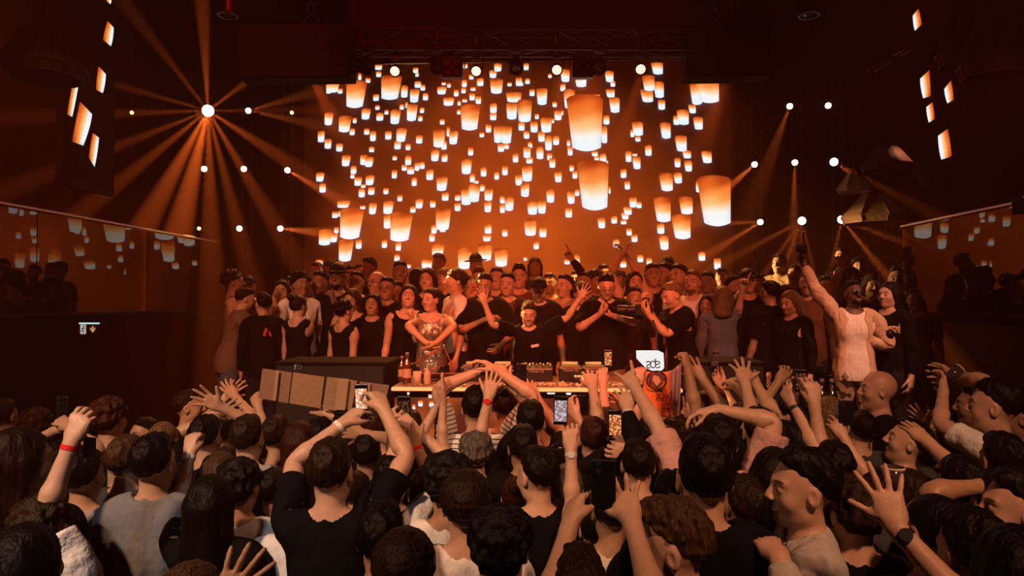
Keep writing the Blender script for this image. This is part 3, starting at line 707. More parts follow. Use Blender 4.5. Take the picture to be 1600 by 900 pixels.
# ------------------------------------------------------------------ the video wall with its lantern picture
def c1(l): return [(480 + a / 4.706, 80 + b / 4.706, 480 + c / 4.706, 80 + d / 4.706) for a, b, c, d in l]
def c2(l): return [(800 + a / 4.444, 80 + b / 4.444, 800 + c / 4.444, 80 + d / 4.444) for a, b, c, d in l]
def c3(l): return [(480 + a / 4.706, 250 + b / 4.706, 480 + c / 4.706, 250 + d / 4.706) for a, b, c, d in l]
def c4(l): return [(800 + a / 4.444, 250 + b / 4.444, 800 + c / 4.444, 250 + d / 4.444) for a, b, c, d in l]
LAN = c1([(445,98,483,128),(500,98,553,138),(507,150,547,190),(375,165,400,212),(430,198,467,233),(140,212,245,305),(140,280,175,312),(225,275,262,312),(288,225,442,418),(545,185,700,358),(690,255,742,342),(778,122,818,160),(795,155,822,188),(790,222,840,270),(832,248,870,290),(755,283,828,378),(850,310,892,362),(485,318,530,366),(500,398,535,432),(680,392,713,430),(722,375,740,418),(400,425,470,503),(508,455,563,512),(568,433,600,466),(612,435,690,537),(732,395,815,515),(815,475,850,515),(828,415,862,455),(128,455,195,545),(232,480,330,597),(335,490,365,530),(312,570,352,618),(78,590,130,670),(128,648,180,718),(213,680,263,738),(418,570,460,614),(462,590,508,662),(573,590,623,650),(455,703,495,743),(655,570,735,668),(640,660,692,722),(800,620,850,680),(723,682,762,728),(720,770,768,838),(627,768,662,802),(255,768,322,847),(390,765,445,838),(425,780,492,852),(695,835,735,880),(790,820,828,880),(828,815,866,866),(735,850,790,905),(925,580,1020,708),(985,660,1028,724),(1025,560,1052,628),(1042,590,1112,686),(975,500,1012,540),(910,728,975,810),(988,757,1034,814),(1182,710,1223,768),(1266,597,1303,633),(1312,540,1355,598),(1127,400,1272,583),(1100,430,1130,465),(1105,365,1130,400),(1140,350,1178,376),(1192,310,1235,362),(1238,333,1280,388),(1000,342,1085,402),(955,262,1028,318),(1078,285,1115,333),(988,228,1022,250),(1028,236,1058,268),(1137,212,1175,265),(1132,270,1168,310),(1200,265,1240,292),(1248,200,1298,257),(1190,172,1225,208),(960,95,1000,148),(1145,93,1180,125),(1372,92,1433,150),(1338,142,1396,198),(1343,207,1443,313),(1470,230,1505,258),(1532,200,1575,250),(1560,225,1590,256),(1460,302,1580,376),(1462,385,1548,503),(1548,362,1610,520),(1343,385,1396,455),(1343,452,1393,508),(1552,520,1600,585),(1370,555,1435,675),(1420,557,1508,680),(1400,680,1450,740),(1448,680,1485,720),(1510,760,1553,818),(1132,798,1214,905)])
LAN += c3([(320,45,365,103),(317,98,350,136),(66,95,130,160),(90,175,140,240),(347,127,407,190),(430,115,498,186),(395,178,432,205),(378,210,428,275),(447,200,498,257),(560,207,600,252),(622,75,662,136),(768,130,808,192),(875,72,930,148),(950,128,1036,228),(663,258,702,304),(990,240,1042,300),(1195,103,1235,165),(1228,148,1262,175),(1130,215,1215,332),(1185,180,1275,310),(1262,180,1308,230),(1300,215,1368,300),(1085,255,1130,300),(1083,315,1130,376),(1300,305,1358,385),(1275,55,1320,122),(1375,88,1412,145),(1432,45,1476,113),(1527,113,1585,186),(1416,265,1455,320),(1450,275,1522,375),(1416,325,1455,390),(1585,45,1625,150),(1570,185,1620,270),(222,300,322,352),(183,380,228,427),(228,375,248,418),(388,335,430,362),(455,318,515,400),(560,305,640,398),(563,405,618,505),(610,392,780,600),(242,365,420,583),(757,342,800,388),(797,288,857,357),(903,298,946,350),(943,360,1060,518),(912,478,955,542),(897,540,940,600),(975,505,1020,530),(1303,475,1357,543),(1432,508,1475,563),(1290,550,1355,598),(85,515,190,628),(170,540,228,606),(198,495,232,540),(232,590,345,747),(357,588,403,654),(548,590,590,647),(650,605,692,668),(640,695,683,745),(62,735,118,775),(210,750,270,800),(725,765,765,795),(625,785,640,840),(915,620,1013,702),(840,735,932,798),(1105,645,1217,803),(1255,622,1365,742),(1375,655,1480,785)])
LAN += c2([(80,85,117,132),(25,185,70,242),(90,190,125,228),(120,265,158,312),(168,262,247,374),(280,352,312,388),(355,270,437,400),(250,158,277,186),(335,130,402,215),(333,228,372,278),(433,160,520,250),(642,140,706,215),(682,205,717,247),(650,265,714,322),(672,325,748,428),(565,300,610,335),(632,448,677,510),(620,525,662,640),(40,345,140,493),(158,435,187,472),(293,415,345,480),(340,410,357,445),(195,465,278,565),(127,490,180,565),(80,555,122,608),(180,560,228,630),(275,468,293,500),(225,590,280,690),(283,590,328,652),(110,630,142,672),(78,665,130,742),(168,665,220,750),(97,735,145,780),(5,712,45,772),(243,710,280,758),(258,745,302,810),(380,615,405,660),(385,660,422,725),(553,695,597,730),(570,725,605,768),(607,712,655,780),(650,755,668,795),(398,790,430,835),(376,320,632,695),(830,495,910,588),(820,545,850,597),(853,590,893,628),(787,697,830,770),(833,710,870,728),(833,733,893,820),(922,655,970,727),(1025,500,1102,608),(1128,590,1213,697),(1180,690,1243,745),(1127,743,1170,807),(1193,762,1250,836),(1012,340,1063,407),(900,172,990,277),(888,268,980,355),(980,215,1055,325),(963,78,1048,162),(1232,225,1320,373),(1270,170,1437,360),(1222,372,1277,432),(1118,450,1165,512),(1140,410,1228,512),(1255,460,1325,545),(1312,697,1387,778),(757,822,790,850)])
LAN += c4([(20,105,75,177),(66,45,145,150),(60,165,123,257),(235,207,297,297),(293,83,347,155),(418,75,455,130),(380,222,437,305),(435,205,468,250),(670,185,685,235),(450,20,672,350),(368,333,418,400),(103,290,180,380),(175,285,238,373),(82,413,173,527),(188,468,240,537),(148,568,188,620),(592,403,648,475),(687,390,730,442),(752,415,795,447),(755,365,810,413),(770,325,832,382),(813,260,865,330),(862,290,900,335),(793,475,833,525),(827,518,872,570),(752,65,795,125),(780,148,820,205),(1018,95,1117,217),(1118,90,1180,163),(1005,443,1058,513),(980,265,1102,432),(1155,260,1255,378),(1018,528,1087,625),(1103,385,1240,550),(1275,150,1310,225),(1283,125,1518,460),(700,552,746,607),(1292,640,1342,700),(1400,685,1450,760),(868,660,912,710),(932,680,972,735),(712,703,733,762),(748,700,795,747),(430,660,472,740),(362,690,402,725),(80,672,105,700)])
ml = bpy.data.materials.new('lantern_picture'); ml.use_nodes = True; nt = ml.node_tree; b = nt.nodes['Principled BSDF']
b.inputs['Base Color'].default_value = (0.01, 0.01, 0.01, 1); b.inputs['Roughness'].default_value = 0.7
ga = N(nt, 'ShaderNodeAttribute', attribute_name='glow'); tcl = N(nt, 'ShaderNodeTexCoord'); sp_ = N(nt, 'ShaderNodeSeparateXYZ'); nt.links.new(tcl.outputs['Object'], sp_.inputs[0])
k_ = 2 * PI / 0.052
dots = math_(nt, 'MULTIPLY', math_(nt, 'SINE', math_(nt, 'MULTIPLY', sp_.outputs[0], k_)), math_(nt, 'SINE', math_(nt, 'MULTIPLY', sp_.outputs[2], k_)))
dots = math_(nt, 'ADD', math_(nt, 'MULTIPLY', dots, 0.14), 1.0)
nt.links.new(ga.outputs['Color'], b.inputs['Emission Color']); nt.links.new(math_(nt, 'MULTIPLY', dots, LANTERN_EMIT), b.inputs['Emission Strength'])
def ramp(t, hot=1.0):
    """lantern colour from rim (0) to flame end (1)"""
    st_ = [(0.0, (0.32, 0.030, 0.003)), (0.18, (0.70, 0.115, 0.013)), (0.38, (0.98, 0.27, 0.055)), (0.54, (1.0, 0.52, 0.22)), (0.68, (0.88, 0.82, 0.76)), (1.0, (0.74, 0.84, 1.0))]
    for (a, ca), (b_, cb) in zip(st_, st_[1:]):
        if t <= b_:
            u = (t - a) / (b_ - a); return tuple((x + (y - x) * u) * hot for x, y in zip(ca, cb))
    return tuple(x * hot for x in st_[-1][1])
def lantern_mesh(name, P, w, h, sk, taper, parent, big=False):
    """P(u, v) maps 0..1 across and 0..1 down to a point on the screen"""
    nu, nv = (10, 16) if big else (6, 8)
    V = []; col = []; Fc = []; rs = random.Random(int(w * 97 + h * 31)); s0 = rs.uniform(-0.10, 0.10); ph = rs.uniform(0, 6)
    for j in range(nv + 1):
        v = j / nv; narrow = taper * v; l = narrow * sk; r = 1 - narrow * (1 - sk)
        for i in range(nu + 1):
            u = i / nu; uu = l + (r - l) * u; arch = 4 * u * (1 - u)
            vv = v - arch * 0.06 * (1 - v) + (arch - 1) * 0.07 * v + (-0.0) 
            if v == 0 or True:
                edge = min(u, 1 - u); 
                if j == 0: vv += 0.03 * (edge < 0.05)
            V.append(P(uu, vv)); t = v + s0 * (u - 0.5) + 0.05 * math.sin(u * 7 + ph) * (1 - v) + (0.05 * math.sin(v * 19 + ph + u * 3) * (1 - v) if big else 0)
            t = min(max(t * (0.92 if big else 1.15) + (0 if big else 0.04), 0), 1); e = 0.82 + 0.18 * min(1, min(u, 1 - u) * 6)
            col.append((*[c * e for c in ramp(t)], 1))
    for j in range(nv):
        for i in range(nu):
            a = j * (nu + 1) + i; Fc.append((a, a + nu + 1, a + nu + 2, a + 1))
    me = bpy.data.meshes.new(name); me.from_pydata([tuple(p) for p in V], [], Fc); a = me.color_attributes.new('glow', 'FLOAT_COLOR', 'POINT')
    a.data.foreach_set('color', np.array(col, np.float32).ravel()); me.materials.append(ml)
    return link(bpy.data.objects.new(name, me), parent)
SY = 11.0
tl_, br_ = at(476, 97, SY), at(1146, 470, SY)
sw, shh = br_.x - tl_.x, tl_.z - 1.6
screen = empty('video_wall', ((tl_.x + br_.x) / 2, SY, 1.6)); tag(screen, 'huge video wall behind the stage showing a night full of glowing paper lanterns', 'video wall')
ms = bpy.data.materials.new('screen_glow'); ms.use_nodes = True; nt = ms.node_tree; b = nt.nodes['Principled BSDF']; b.inputs['Base Color'].default_value = (0.01, 0.008, 0.008, 1); b.inputs['Roughness'].default_value = 0.7
tcs = N(nt, 'ShaderNodeTexCoord'); mp = N(nt, 'ShaderNodeMapping'); mp.inputs['Location'].default_value = (0.0, 0, -0.45 ); mp.inputs['Scale'].default_value = (0.285, 0, 0.30)
gr = N(nt, 'ShaderNodeTexGradient', gradient_type='SPHERICAL'); nt.links.new(tcs.outputs['Object'], mp.inputs[0]); nt.links.new(mp.outputs[0], gr.inputs[0])
cr_ = N(nt, 'ShaderNodeValToRGB'); nt.links.new(gr.outputs[0], cr_.inputs[0]); e_ = cr_.color_ramp.elements
e_[0].position = 0.0; e_[0].color = (0.010, 0.0009, 0.0001, 1); e_[1].position = 0.95; e_[1].color = (0.40, 0.052, 0.005, 1)
nz = N(nt, 'ShaderNodeTexNoise'); nz.inputs['Scale'].default_value = 1.1; nt.links.new(tcs.outputs['Object'], nz.inputs['Vector'])
nt.links.new(cr_.outputs[0], b.inputs['Emission Color']); nt.links.new(math_(nt, 'MULTIPLY', math_(nt, 'ADD', math_(nt, 'MULTIPLY', nz.outputs[0], 1.1), 0.45), SCREEN_EMIT), b.inputs['Emission Strength'])
MB().box((0, 0.06, shh / 2), (sw, 0.1, shh)).build('led_panel', ms, screen)
LAN.sort(key=lambda r: -(r[2] - r[0]) * (r[3] - r[1]))
def scr(px, py, off): p = at(px, py, SY - off); p.z = min(p.z, tl_.z - 0.005); return p - screen.location
rest_parts = []
for i, (x0, y0, x1, y1) in enumerate(LAN):
    w, h = x1 - x0, y1 - y0; big = w > 20
    sk = min(max(0.5 + (((x0 + x1) / 2) - 810) / 300 * 0.75, 0), 1)
    off = 0.004 + 0.0006 * (len(LAN) - i) / 3
    f = lambda u, v, x0=x0, y0=y0, w=w, h=h, off=off: scr(x0 + u * w, max(y0 + v * h, 97.5), off)
    o = lantern_mesh('lantern', f, w, h, sk, 0.22 if w > 12 else 0.10, screen, big)
    if i >= 100: rest_parts.append(o)
# the smallest lanterns of the picture are one part
bm = bmesh.new()
for o in rest_parts:
    bm.from_mesh(o.data); me = o.data; bpy.data.objects.remove(o); bpy.data.meshes.remove(me)
me = bpy.data.meshes.new('small_lanterns'); bm.to_mesh(me); bm.free(); me.materials.append(ml); o = link(bpy.data.objects.new('small_lanterns', me), screen); o['kind'] = 'stuff'

# side LED columns above the balconies, lanterns lying on their side
def side_column(X, quads, label, flip):
    allp = [p for q in quads for p in q]; y0 = min(p[1] for p in allp); y1 = max(p[1] for p in allp)
    W3 = [[at_x(px, py, X) for px, py in q] for q in quads]; ys = [p.y for q in W3 for p in q]; zs = [p.z for q in W3 for p in q]
    e = empty('led_column', (X, (min(ys) + max(ys)) / 2, min(zs) - 0.15)); tag(e, label, 'led screen')
    sgn = 1 if flip else -1
    MB().box((0.05 * sgn, 0, (max(zs) - min(zs)) / 2 + 0.3), (0.08, max(ys) - min(ys) + 0.1, max(zs) - min(zs) + 0.9)).build('led_panel', mat('led_black', (0.002, 0.002, 0.002), 0.9, spec=0.05), e)
    for q in W3:
        a, b_, c_, d_ = [p - e.location for p in q]   # far-top, near-top ... ordered white edge first
        def P(u, v, a=a, b_=b_, c_=c_, d_=d_):
            v = min(max(v, 0), 1); top = d_ + (a - d_) * v; bot = c_ + (b_ - c_) * v; r = top + (bot - top) * u; return Vector((-0.004 * sgn, r.y, r.z))
        lantern_mesh('lantern', P, 20, 30, 0.5, 0.0, e, True)
# quads: white-top, white-bottom, dark-bottom, dark-top
side_column(-5.6, [((174,-4),(173,7),(165,1),(166,-12)), ((178,44),(174,73),(160,62),(167,32)), ((166,117),(161,146),(149,140),(153,103)),
                   ((145,180),(131,228),(112,221),(124,158)), ((155,216),(148,262),(138,246),(144,207)), ((124,124),(113,183),(104,178),(116,114))],
            'vertical LED column on the left with sideways glowing lanterns', False)
side_column(5.15, [((1426,25),(1429,49),(1441,38),(1436,13)), ((1437,124),(1442,154),(1455,150),(1453,109)), ((1475,140),(1480,162),(1491,156),(1487,125)),
                   ((1447,168),(1451,192),(1461,186),(1458,159)), ((1465,213),(1470,250),(1488,244),(1482,201))],
            'vertical LED column on the right with sideways glowing lanterns', True)

# ------------------------------------------------------------------ rigging over the stage
vz0, vz1 = at(800, 97, 9.3).z, 8.0
o = MB().box((at(812, 50, 9.3).x, 9.3, (vz0 + vz1) / 2), (at(1076, 50, 9.3).x - at(543, 50, 9.3).x, 0.05, vz1 - vz0)).build('stage_valance', mat('valance_cloth', (0.02, 0.012, 0.010), 0.9, bump=0.5, bscale=6))
tag(o, 'black cloth valance hanging above the video wall behind the truss', 'drape')
def truss(name, p0, p1, s, label):
    e = empty(name, p0); tag(e, label, 'truss'); d = Vector(p1) - Vector(p0); L = d.length; d.normalize(); n = int(L / 0.45)
    side = d.cross(Vector((0, 0, 1))).normalized() * s / 2; up = Vector((0, 0, s / 2)); cs = [side + up, side - up, -side - up, -side + up]
    for c in cs: MB().tube([c, c + d * L], 0.024, 8).build('chord', M_METAL, e)
    m = MB()
    for i in range(n):
        for k in range(4):
            a, b_ = cs[k], cs[(k + 1) % 4]
            if i % 2: a, b_ = b_, a
            m.tube([a + d * (L * i / n), b_ + d * (L * (i + 1) / n)], 0.010, 6)
    m.build('lattice', M_METAL, e)
    for t in (0.2, 0.8): MB().tube([d * L * t + up, Vector((0, 0, 8.0 - p0.z)) + d * L * t], 0.012, 6).build('suspension_cable', M_STEEL, e)
    return e
truss('lighting_truss', at(520, 66, 8.88), at(1100, 66, 8.88), 0.26, 'long black lighting truss across the top of the stage')
def flown_box(x0, x1, y0, y1, Z, label, cx):
    a, b_ = at(x0, y0, Z), at(x1, y1, Z); c = ((a.x + b_.x) / 2, Z + 0.16, (a.z + b_.z) / 2)
    e = empty('flown_speaker', (c[0], c[1], b_.z)); tag(e, label, 'speaker'); H = a.z - b_.z; Wd = b_.x - a.x
    MB().box((0, 0, H / 2), (Wd, 0.32, H), bev=0.015).build('cabinet', M_BLACK, e)
    MB().box((0, -0.163, H / 2), (Wd - 0.06, 0.012, H - 0.06)).build('grille', mat('speaker_grille', (0.015, 0.013, 0.013), 0.7, bump=1, bscale=200), e)
    for dx in cx:
        MB().tube([(dx, -0.1, H + 0.42 + 0.05 * math.cos(t * PI / 6), )[:2] + (H + 0.28 + 0.06 * math.cos(t * PI / 6),) if False else (dx + 0.05 * math.sin(t * PI / 6), -0.05, H + 0.22 + 0.07 * math.cos(t * PI / 6)) for t in range(13)], 0.009, 6, False).build('shackle', M_STEEL, e)
        MB().tube([(dx, -0.05, H + 0.28), (dx + 0.02, -0.05, H + 1.6)], 0.008, 6).tube([(dx - 0.16, -0.05, H), (dx, -0.05, H + 0.16)], 0.008, 6).tube([(dx + 0.16, -0.05, H), (dx, -0.05, H + 0.16)], 0.008, 6).build('steel_cable', M_STEEL, e)
flown_box(1072, 1205, 43, 118, 9.0, 'big black speaker box hung over the right top corner of the video wall', (-0.15,))
flown_box(372, 547, 36, 120, 9.0, 'big black speaker box hung over the left top corner of the video wall', (0.2,))

M_LENS = emat('lamp_lens', (1.0, 0.80, 0.55), 14)
M_LENSW = emat('lamp_lens_white', (0.80, 0.92, 1.0), 22)
M_PAR = emat('par_led', (1.0, 0.80, 0.62), 2.6)
M_LENSD = emat('lamp_lens_dim', (1.0, 0.45, 0.15), 4)
def fixture(name, loc, aim, r, label, cat, lens=None, group=None, n=0, hang=True, pole=0.34):
    """a moving-head style fixture: yoke, housing, lens; returns the root"""
    e = empty(name, loc); tag(e, label, cat, group); d = (Vector(aim) - Vector(loc)).normalized(); R = d.to_track_quat('Z', 'Y').to_matrix()
    MB().lathe([(r * 0.55, -r * 3.0), (r * 0.95, -r * 2.4), (r * 1.15, -r * 1.0), (r * 1.25, -r * 0.1), (r * 1.25, 0.0)], 20, (0, 0, 0), R).build('housing', M_METAL, e)
    m = MB().lathe([(r * 1.26, -0.012), (r * 1.26, 0.02), (r * 1.02, 0.02), (r * 1.02, -0.002)], 24, (0, 0, 0), R, cap=False); m.build('lens_ring', M_METAL, e)
    if n:
        m = MB()
        for k in range(19):
            rr, a = (0, 0) if k == 0 else ((r * 0.42, k * PI / 3) if k < 7 else (r * 0.80, k * PI / 6))
            m.lathe([(r * 0.155, 0.0), (r * 0.155, 0.012)], 10, R @ Vector((rr * math.cos(a), rr * math.sin(a), 0.003)), R)
        m.build('led_cluster', lens or M_LENS, e)
        MB().lathe([(r, -0.004), (r, 0.002)], 24, (0, 0, 0), R).build('lens_face', emat('lens_glow', (1.0, 0.30, 0.06), 1.1) if lens else M_METAL, e)
    elif lens: MB().lathe([(0.001, 0.012), (r * 0.6, 0.010), (r, 0.0), (r, -0.01)], 24, (0, 0, 0), R).build('lens', lens, e)
    else: MB().lathe([(0.001, 0.012), (r * 0.6, 0.010), (r, 0.0), (r, -0.01)], 24, (0, 0, 0), R).build('lens', mat('dark_glass', (0.01, 0.01, 0.012), 0.1), e)
    side = R @ Vector((1, 0, 0)); side.z = 0; side.normalize(); bc = R @ Vector((0, 0, -r * 1.2)); top = bc + Vector((0, 0, r * 2.1 if hang else -r * 2.1))
    m = MB().tube([bc + side * r * 1.35, top + side * r * 1.35, top - side * r * 1.35, bc - side * r * 1.35], r * 0.13, 6); m.build('yoke', M_METAL, e)
    MB().box(top + Vector((0, 0, (r * 0.35 if hang else -r * 0.35))), (r * 1.6, r * 1.2, r * 0.7), bev=r * 0.08).build('base', M_METAL, e)
    if hang and pole: MB().tube([top + Vector((0, 0, r * 0.6)), top + Vector((0, 0, r * 0.6 + pole))], 0.012, 8).build('hanger', M_METAL, e)
    return e
OR = (1.0, 0.42, 0.10); ORD = (1.0, 0.28, 0.05); WARM = (1.0, 0.55, 0.25)
TY = 8.75
for i, (px, py, tx, ty, lab) in enumerate(((617, 111, 672, 330, 'leftmost of the four glowing LED washes on the truss'), (744, 111, 770, 330, 'glowing LED wash second from the left on the truss'),
                                        (870, 109, 872, 330, 'glowing LED wash second from the right on the truss'), (1001, 108, 940, 330, 'rightmost of the four glowing LED washes on the truss'))):
    p = at(px, py, TY); aim = at(tx, ty, 8.45); e = fixture('led_wash_light', p, (p.x + (aim.x - p.x) * 0.25, p.y - 1.6, p.z - 1.0), 0.062, lab, 'stage light', M_PAR, n=1)
    lamp_spot('wash_beam', p - Vector((0, 0.10, 0.05)), aim, PAR_W, OR, 17, 0.4, 0.05, e)
for px, py, lab in ((552, 104, 'dark moving head on the truss beside the left speaker box'), (573, 107, 'unlit moving head between the two left glowing washes and the speaker box'), (683, 106, 'unlit moving head on the truss left of the left blinder'),
                    (806, 107, 'unlit moving head silhouetted at the middle of the truss'), (936, 107, 'round unlit moving head right of the right blinder')):
    fixture('moving_head_light', at(px, py, TY), at(px, py + 260, 7.0), 0.075, lab, 'stage light')
for px, lab in ((706, 'dark four-lamp blinder on the truss left of centre'), (911, 'dark four-lamp blinder on the truss right of centre')):
    p = at(px, 104, TY); e = empty('blinder_light', p); tag(e, lab, 'stage light')
    MB().box((0, 0.06, 0), (0.27, 0.12, 0.27), bev=0.012).build('housing', M_METAL, e)
    for dx in (-0.062, 0.062):
        for dz in (-0.062, 0.062):
            MB().lathe([(0.052, 0), (0.056, 0.015), (0.050, 0.018), (0.045, 0.004)], 20, (dx, -0.005, dz), Matrix.Rotation(PI / 2, 3, 'X'), cap=False).build('lamp_ring', M_STEEL, e)
    MB().tube([(-0.16, 0.05, 0), (-0.16, 0.05, 0.17), (0.16, 0.05, 0.17), (0.16, 0.05, 0)], 0.01, 6).tube([(0, 0.05, 0.17), (0, 0.05, 0.26)], 0.012, 6).build('bracket', M_METAL, e)
# corner washes hidden behind the flown boxes
for (px, py, tx, ty, lab) in ((483, 112, 590, 330, 'wash light behind the left speaker box'), (1140, 108, 1060, 330, 'wash light behind the right speaker box')):
    p = at(px, py, 10.3); e = fixture('corner_wash_light', p, at(tx, ty, 9.6), 0.09, lab, 'stage light', M_LENS, n=1, pole=8.0 - p.z - 0.25)
    lamp_spot('wash_beam', p + (at(tx, ty, 9.6) - p).normalized() * 0.12, at(tx, ty, 9.6), PAR_W * 1.2, OR, 20, 0.4, 0.05, e)

# beam towers left and right of the stage
BEAM = [  # px, py, kind, [(target px, target py, Z, relative power, angle)], label
 (325, 173, 'big', [(318,40,9,.9,9),(262,92,8,.4,5),(190,135,8,.5,5),(170,178,8,.5,6),(160,238,8,.7,6),(180,290,8,.9,7),(238,330,8,1.6,9),(280,360,8,2.0,10),(330,380,8,1.3,7),(368,340,8,1.1,5),(400,300,8,1.1,5),(430,240,8,.9,5),(440,172,9,.5,4),(410,110,9,.6,6)], 'blazing blue-white beam light throwing a fan of rays, upper left tower'),
 (388, 173, 'mid', [(470,150,9.5,.7,10),(470,190,9.5,.8,9)], 'small bright beam light just right of the blazing one'),
 (456, 176, 'dim', [], 'faint amber beam light beside the left speaker box'), (206, 176, 'dim', [], 'tiny faint lamp far left of the blazing beam light'),
 (319, 264, 'mid', [], 'middle-row beam light below the blazing one'), (381, 264, 'mid', [], 'centre lamp of the left tower'), (449, 266, 'mid', [(560,330,9.6,1.5,13)], 'middle-row beam light nearest the left side of the video wall'),
 (311, 357, 'dim', [], 'dim lamp at the lower left of the left tower'), (374, 357, 'mid', [], 'low beam light in the middle column of the left tower'), (438, 357, 'mid', [(560,370,9.6,1.5,16)], 'low beam light shining across the lower left of the video wall'),
 (1234, 166, 'mid', [(1210,230,9.5,.5,14)], 'top beam light in the middle of the right tower'), (1294, 165, 'mid', [], 'top beam light at the outer side of the right tower'),
 (1179, 257, 'mid', [(1095,330,9.6,1.6,14)], 'beam light aimed left beside the right edge of the video wall'), (1242, 254, 'mid', [(1240,350,9.5,1.3,10)], 'beam light in the middle row of the right tower shining straight down'),
 (1303, 253, 'hot', [(1370,300,8.6,1.4,7),(1440,325,8.6,.8,8)], 'bright beam light above the small lit lampshade'),
 (1188, 347, 'mid', [(1080,350,9.6,1.0,10),(1095,405,9.6,1.6,10)], 'low beam light aimed left over the stage crowd'),
 (1253, 345, 'hot', [(1150,400,9.2,1.3,7),(1185,440,9.0,1.6,6),(1215,440,9.0,1.6,6),(1248,445,9.0,1.5,6),(1275,440,9.0,1.2,6)], 'bright low beam light fanning rays over the man with the raised arm'),
 (1315, 343, 'hot', [(1295,440,9.0,1.0,7),(1375,420,8.8,1.7,6),(1400,445,8.8,1.8,7),(1440,390,8.8,1.2,8)], 'brightest low beam light beside the large lampshade')]
for px, py, kind, rays, lab in BEAM:
    Z = 10.35 if px < 1200 else 10.2
    p = at(px, py, Z); r = {'big': 0.085, 'mid': 0.042, 'dim': 0.028, 'hot': 0.055}[kind]
    aim = EYE if kind in ('big', 'mid', 'dim') else at(rays[0][0], rays[0][1], 5)
    e = fixture('moving_spot_light', p, aim, r, lab, 'stage light', {'big': M_LENSW, 'mid': M_LENS, 'dim': M_LENSD, 'hot': M_LENSW}[kind], hang=(px == 206), pole=(8.0 - p.z - 0.1) if px == 206 else 0)
    tod = (EYE - p).normalized()
    for tx, ty, tz, pw, an in rays: lamp_spot('beam', p + tod * (0.16 if kind == 'big' else 0.09), at(tx, ty, 10.35 - (10.35 - tz) * (0.62 if kind == 'big' else 0.45)), BEAM_W * pw * (BIG_K if kind == 'big' else 1.0), OR if kind == 'big' else (1.0, 0.50, 0.16), an, 0.6, 0.02, e)
def tower(px, label, z1):
    p = at(px, 400, 10.5); zb = 0.9 if abs(p.x) > 4.1 else 1.2; zb = 0.0 if abs(p.x) > 4.3 else zb; e = empty('light_tower', (p.x, 10.5, zb)); z1 = z1 + 0.9 - zb; tag(e, label, 'lighting tower')
    for dx in (-0.07, 0.07): MB().tube([(dx, 0, 0), (dx, 0, z1)], 0.016, 8).build('upright', M_METAL, e)
    m = MB()
    for k in range(int(z1 / 0.25)): m.tube([(-0.07, 0, k * 0.25), (0.07, 0, k * 0.25 + 0.12), (0.07, 0, k * 0.25 + 0.13), (-0.07, 0, k * 0.25 + 0.25)], 0.007, 6, False)
    m.build('zigzag_bracing', M_METAL, e); MB().box((0, 0, 0.02), (0.5, 0.5, 0.04)).build('foot_plate', M_METAL, e)
for px, lab in ((322, 'outer black light tower on the left of the stage'), (385, 'middle black light tower on the left of the stage'), (448, 'black light tower nearest the video wall on the left'),
                (1184, 'black light tower nearest the video wall on the right'), (1247, 'middle black light tower on the right of the stage'), (1310, 'outer black light tower on the right of the stage')):
    tower(px, lab, 5.0)

# lampshades
def lampshade(px, py, w, h, Z, label, tone, n=8, top=0.42, lit=0):
    p0 = at(px, py - h / 2, Z); k = Z / F; R_, H = w / 2 * k, h * k
    e = empty('lampshade', (p0.x, Z, p0.z - H)); tag(e, label, 'lampshade')
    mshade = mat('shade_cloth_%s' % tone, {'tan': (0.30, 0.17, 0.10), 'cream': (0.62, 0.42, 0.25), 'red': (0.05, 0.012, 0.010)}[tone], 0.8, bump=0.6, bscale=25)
    m = MB().lathe([(R_ * top, H), (R_ * (top + 1) / 2 * 1.04, H * 0.55), (R_, H * 0.22), (R_ * 0.985, H * 0.20), (R_ * 0.88, 0.0), (R_ * 0.86, 0.005), (R_ * 0.96, H * 0.21), (R_ * top * 0.97, H * 0.98)], n, cap=False)
    m.build('shade', mshade, e)
    m = MB()
    for k_ in range(n):
        a = 2 * PI * k_ / n; c_, s_ = math.cos(a), math.sin(a)
        m.tube([(R_ * top * c_, R_ * top * s_, H), (R_ * 1.01 * c_, R_ * 1.01 * s_, H * 0.22), (R_ * 0.89 * c_, R_ * 0.89 * s_, 0)], 0.006, 5)
    for rr, zz in ((R_ * top, H), (R_ * 1.01, H * 0.22), (R_ * 0.885, 0)):
        m.tube([(rr * math.cos(2 * PI * k_ / n), rr * math.sin(2 * PI * k_ / n), zz) for k_ in range(n + 1)], 0.006, 5, False)
    m.build('wire_frame', mat('shade_wire_' + tone, {'red': (0.06, 0.02, 0.015)}.get(tone, (0.3, 0.18, 0.12)), 0.6), e)
    MB().tube([(0, 0, H), (0, 0, 8.0 - e.location.z)], 0.006, 6).build('cord', M_BLACK, e)
    MB().lathe([(0.02, H * 0.9), (0.035, H * 0.7), (0.0351, H * 0.6), (0.015, H * 0.5)], 12).build('bulb', mat('bulb_glass', (0.3, 0.25, 0.2), 0.2), e)
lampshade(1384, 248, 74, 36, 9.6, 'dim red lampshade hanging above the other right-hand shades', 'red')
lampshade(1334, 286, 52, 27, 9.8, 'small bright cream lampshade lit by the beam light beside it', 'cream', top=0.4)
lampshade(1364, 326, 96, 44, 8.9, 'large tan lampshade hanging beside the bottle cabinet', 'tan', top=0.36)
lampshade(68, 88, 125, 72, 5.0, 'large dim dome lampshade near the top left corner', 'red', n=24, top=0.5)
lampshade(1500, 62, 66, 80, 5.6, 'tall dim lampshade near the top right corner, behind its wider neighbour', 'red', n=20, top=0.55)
lampshade(1552, 78, 96, 84, 5.2, 'wide dim lampshade near the top right corner, in front of another', 'red', n=24, top=0.6)
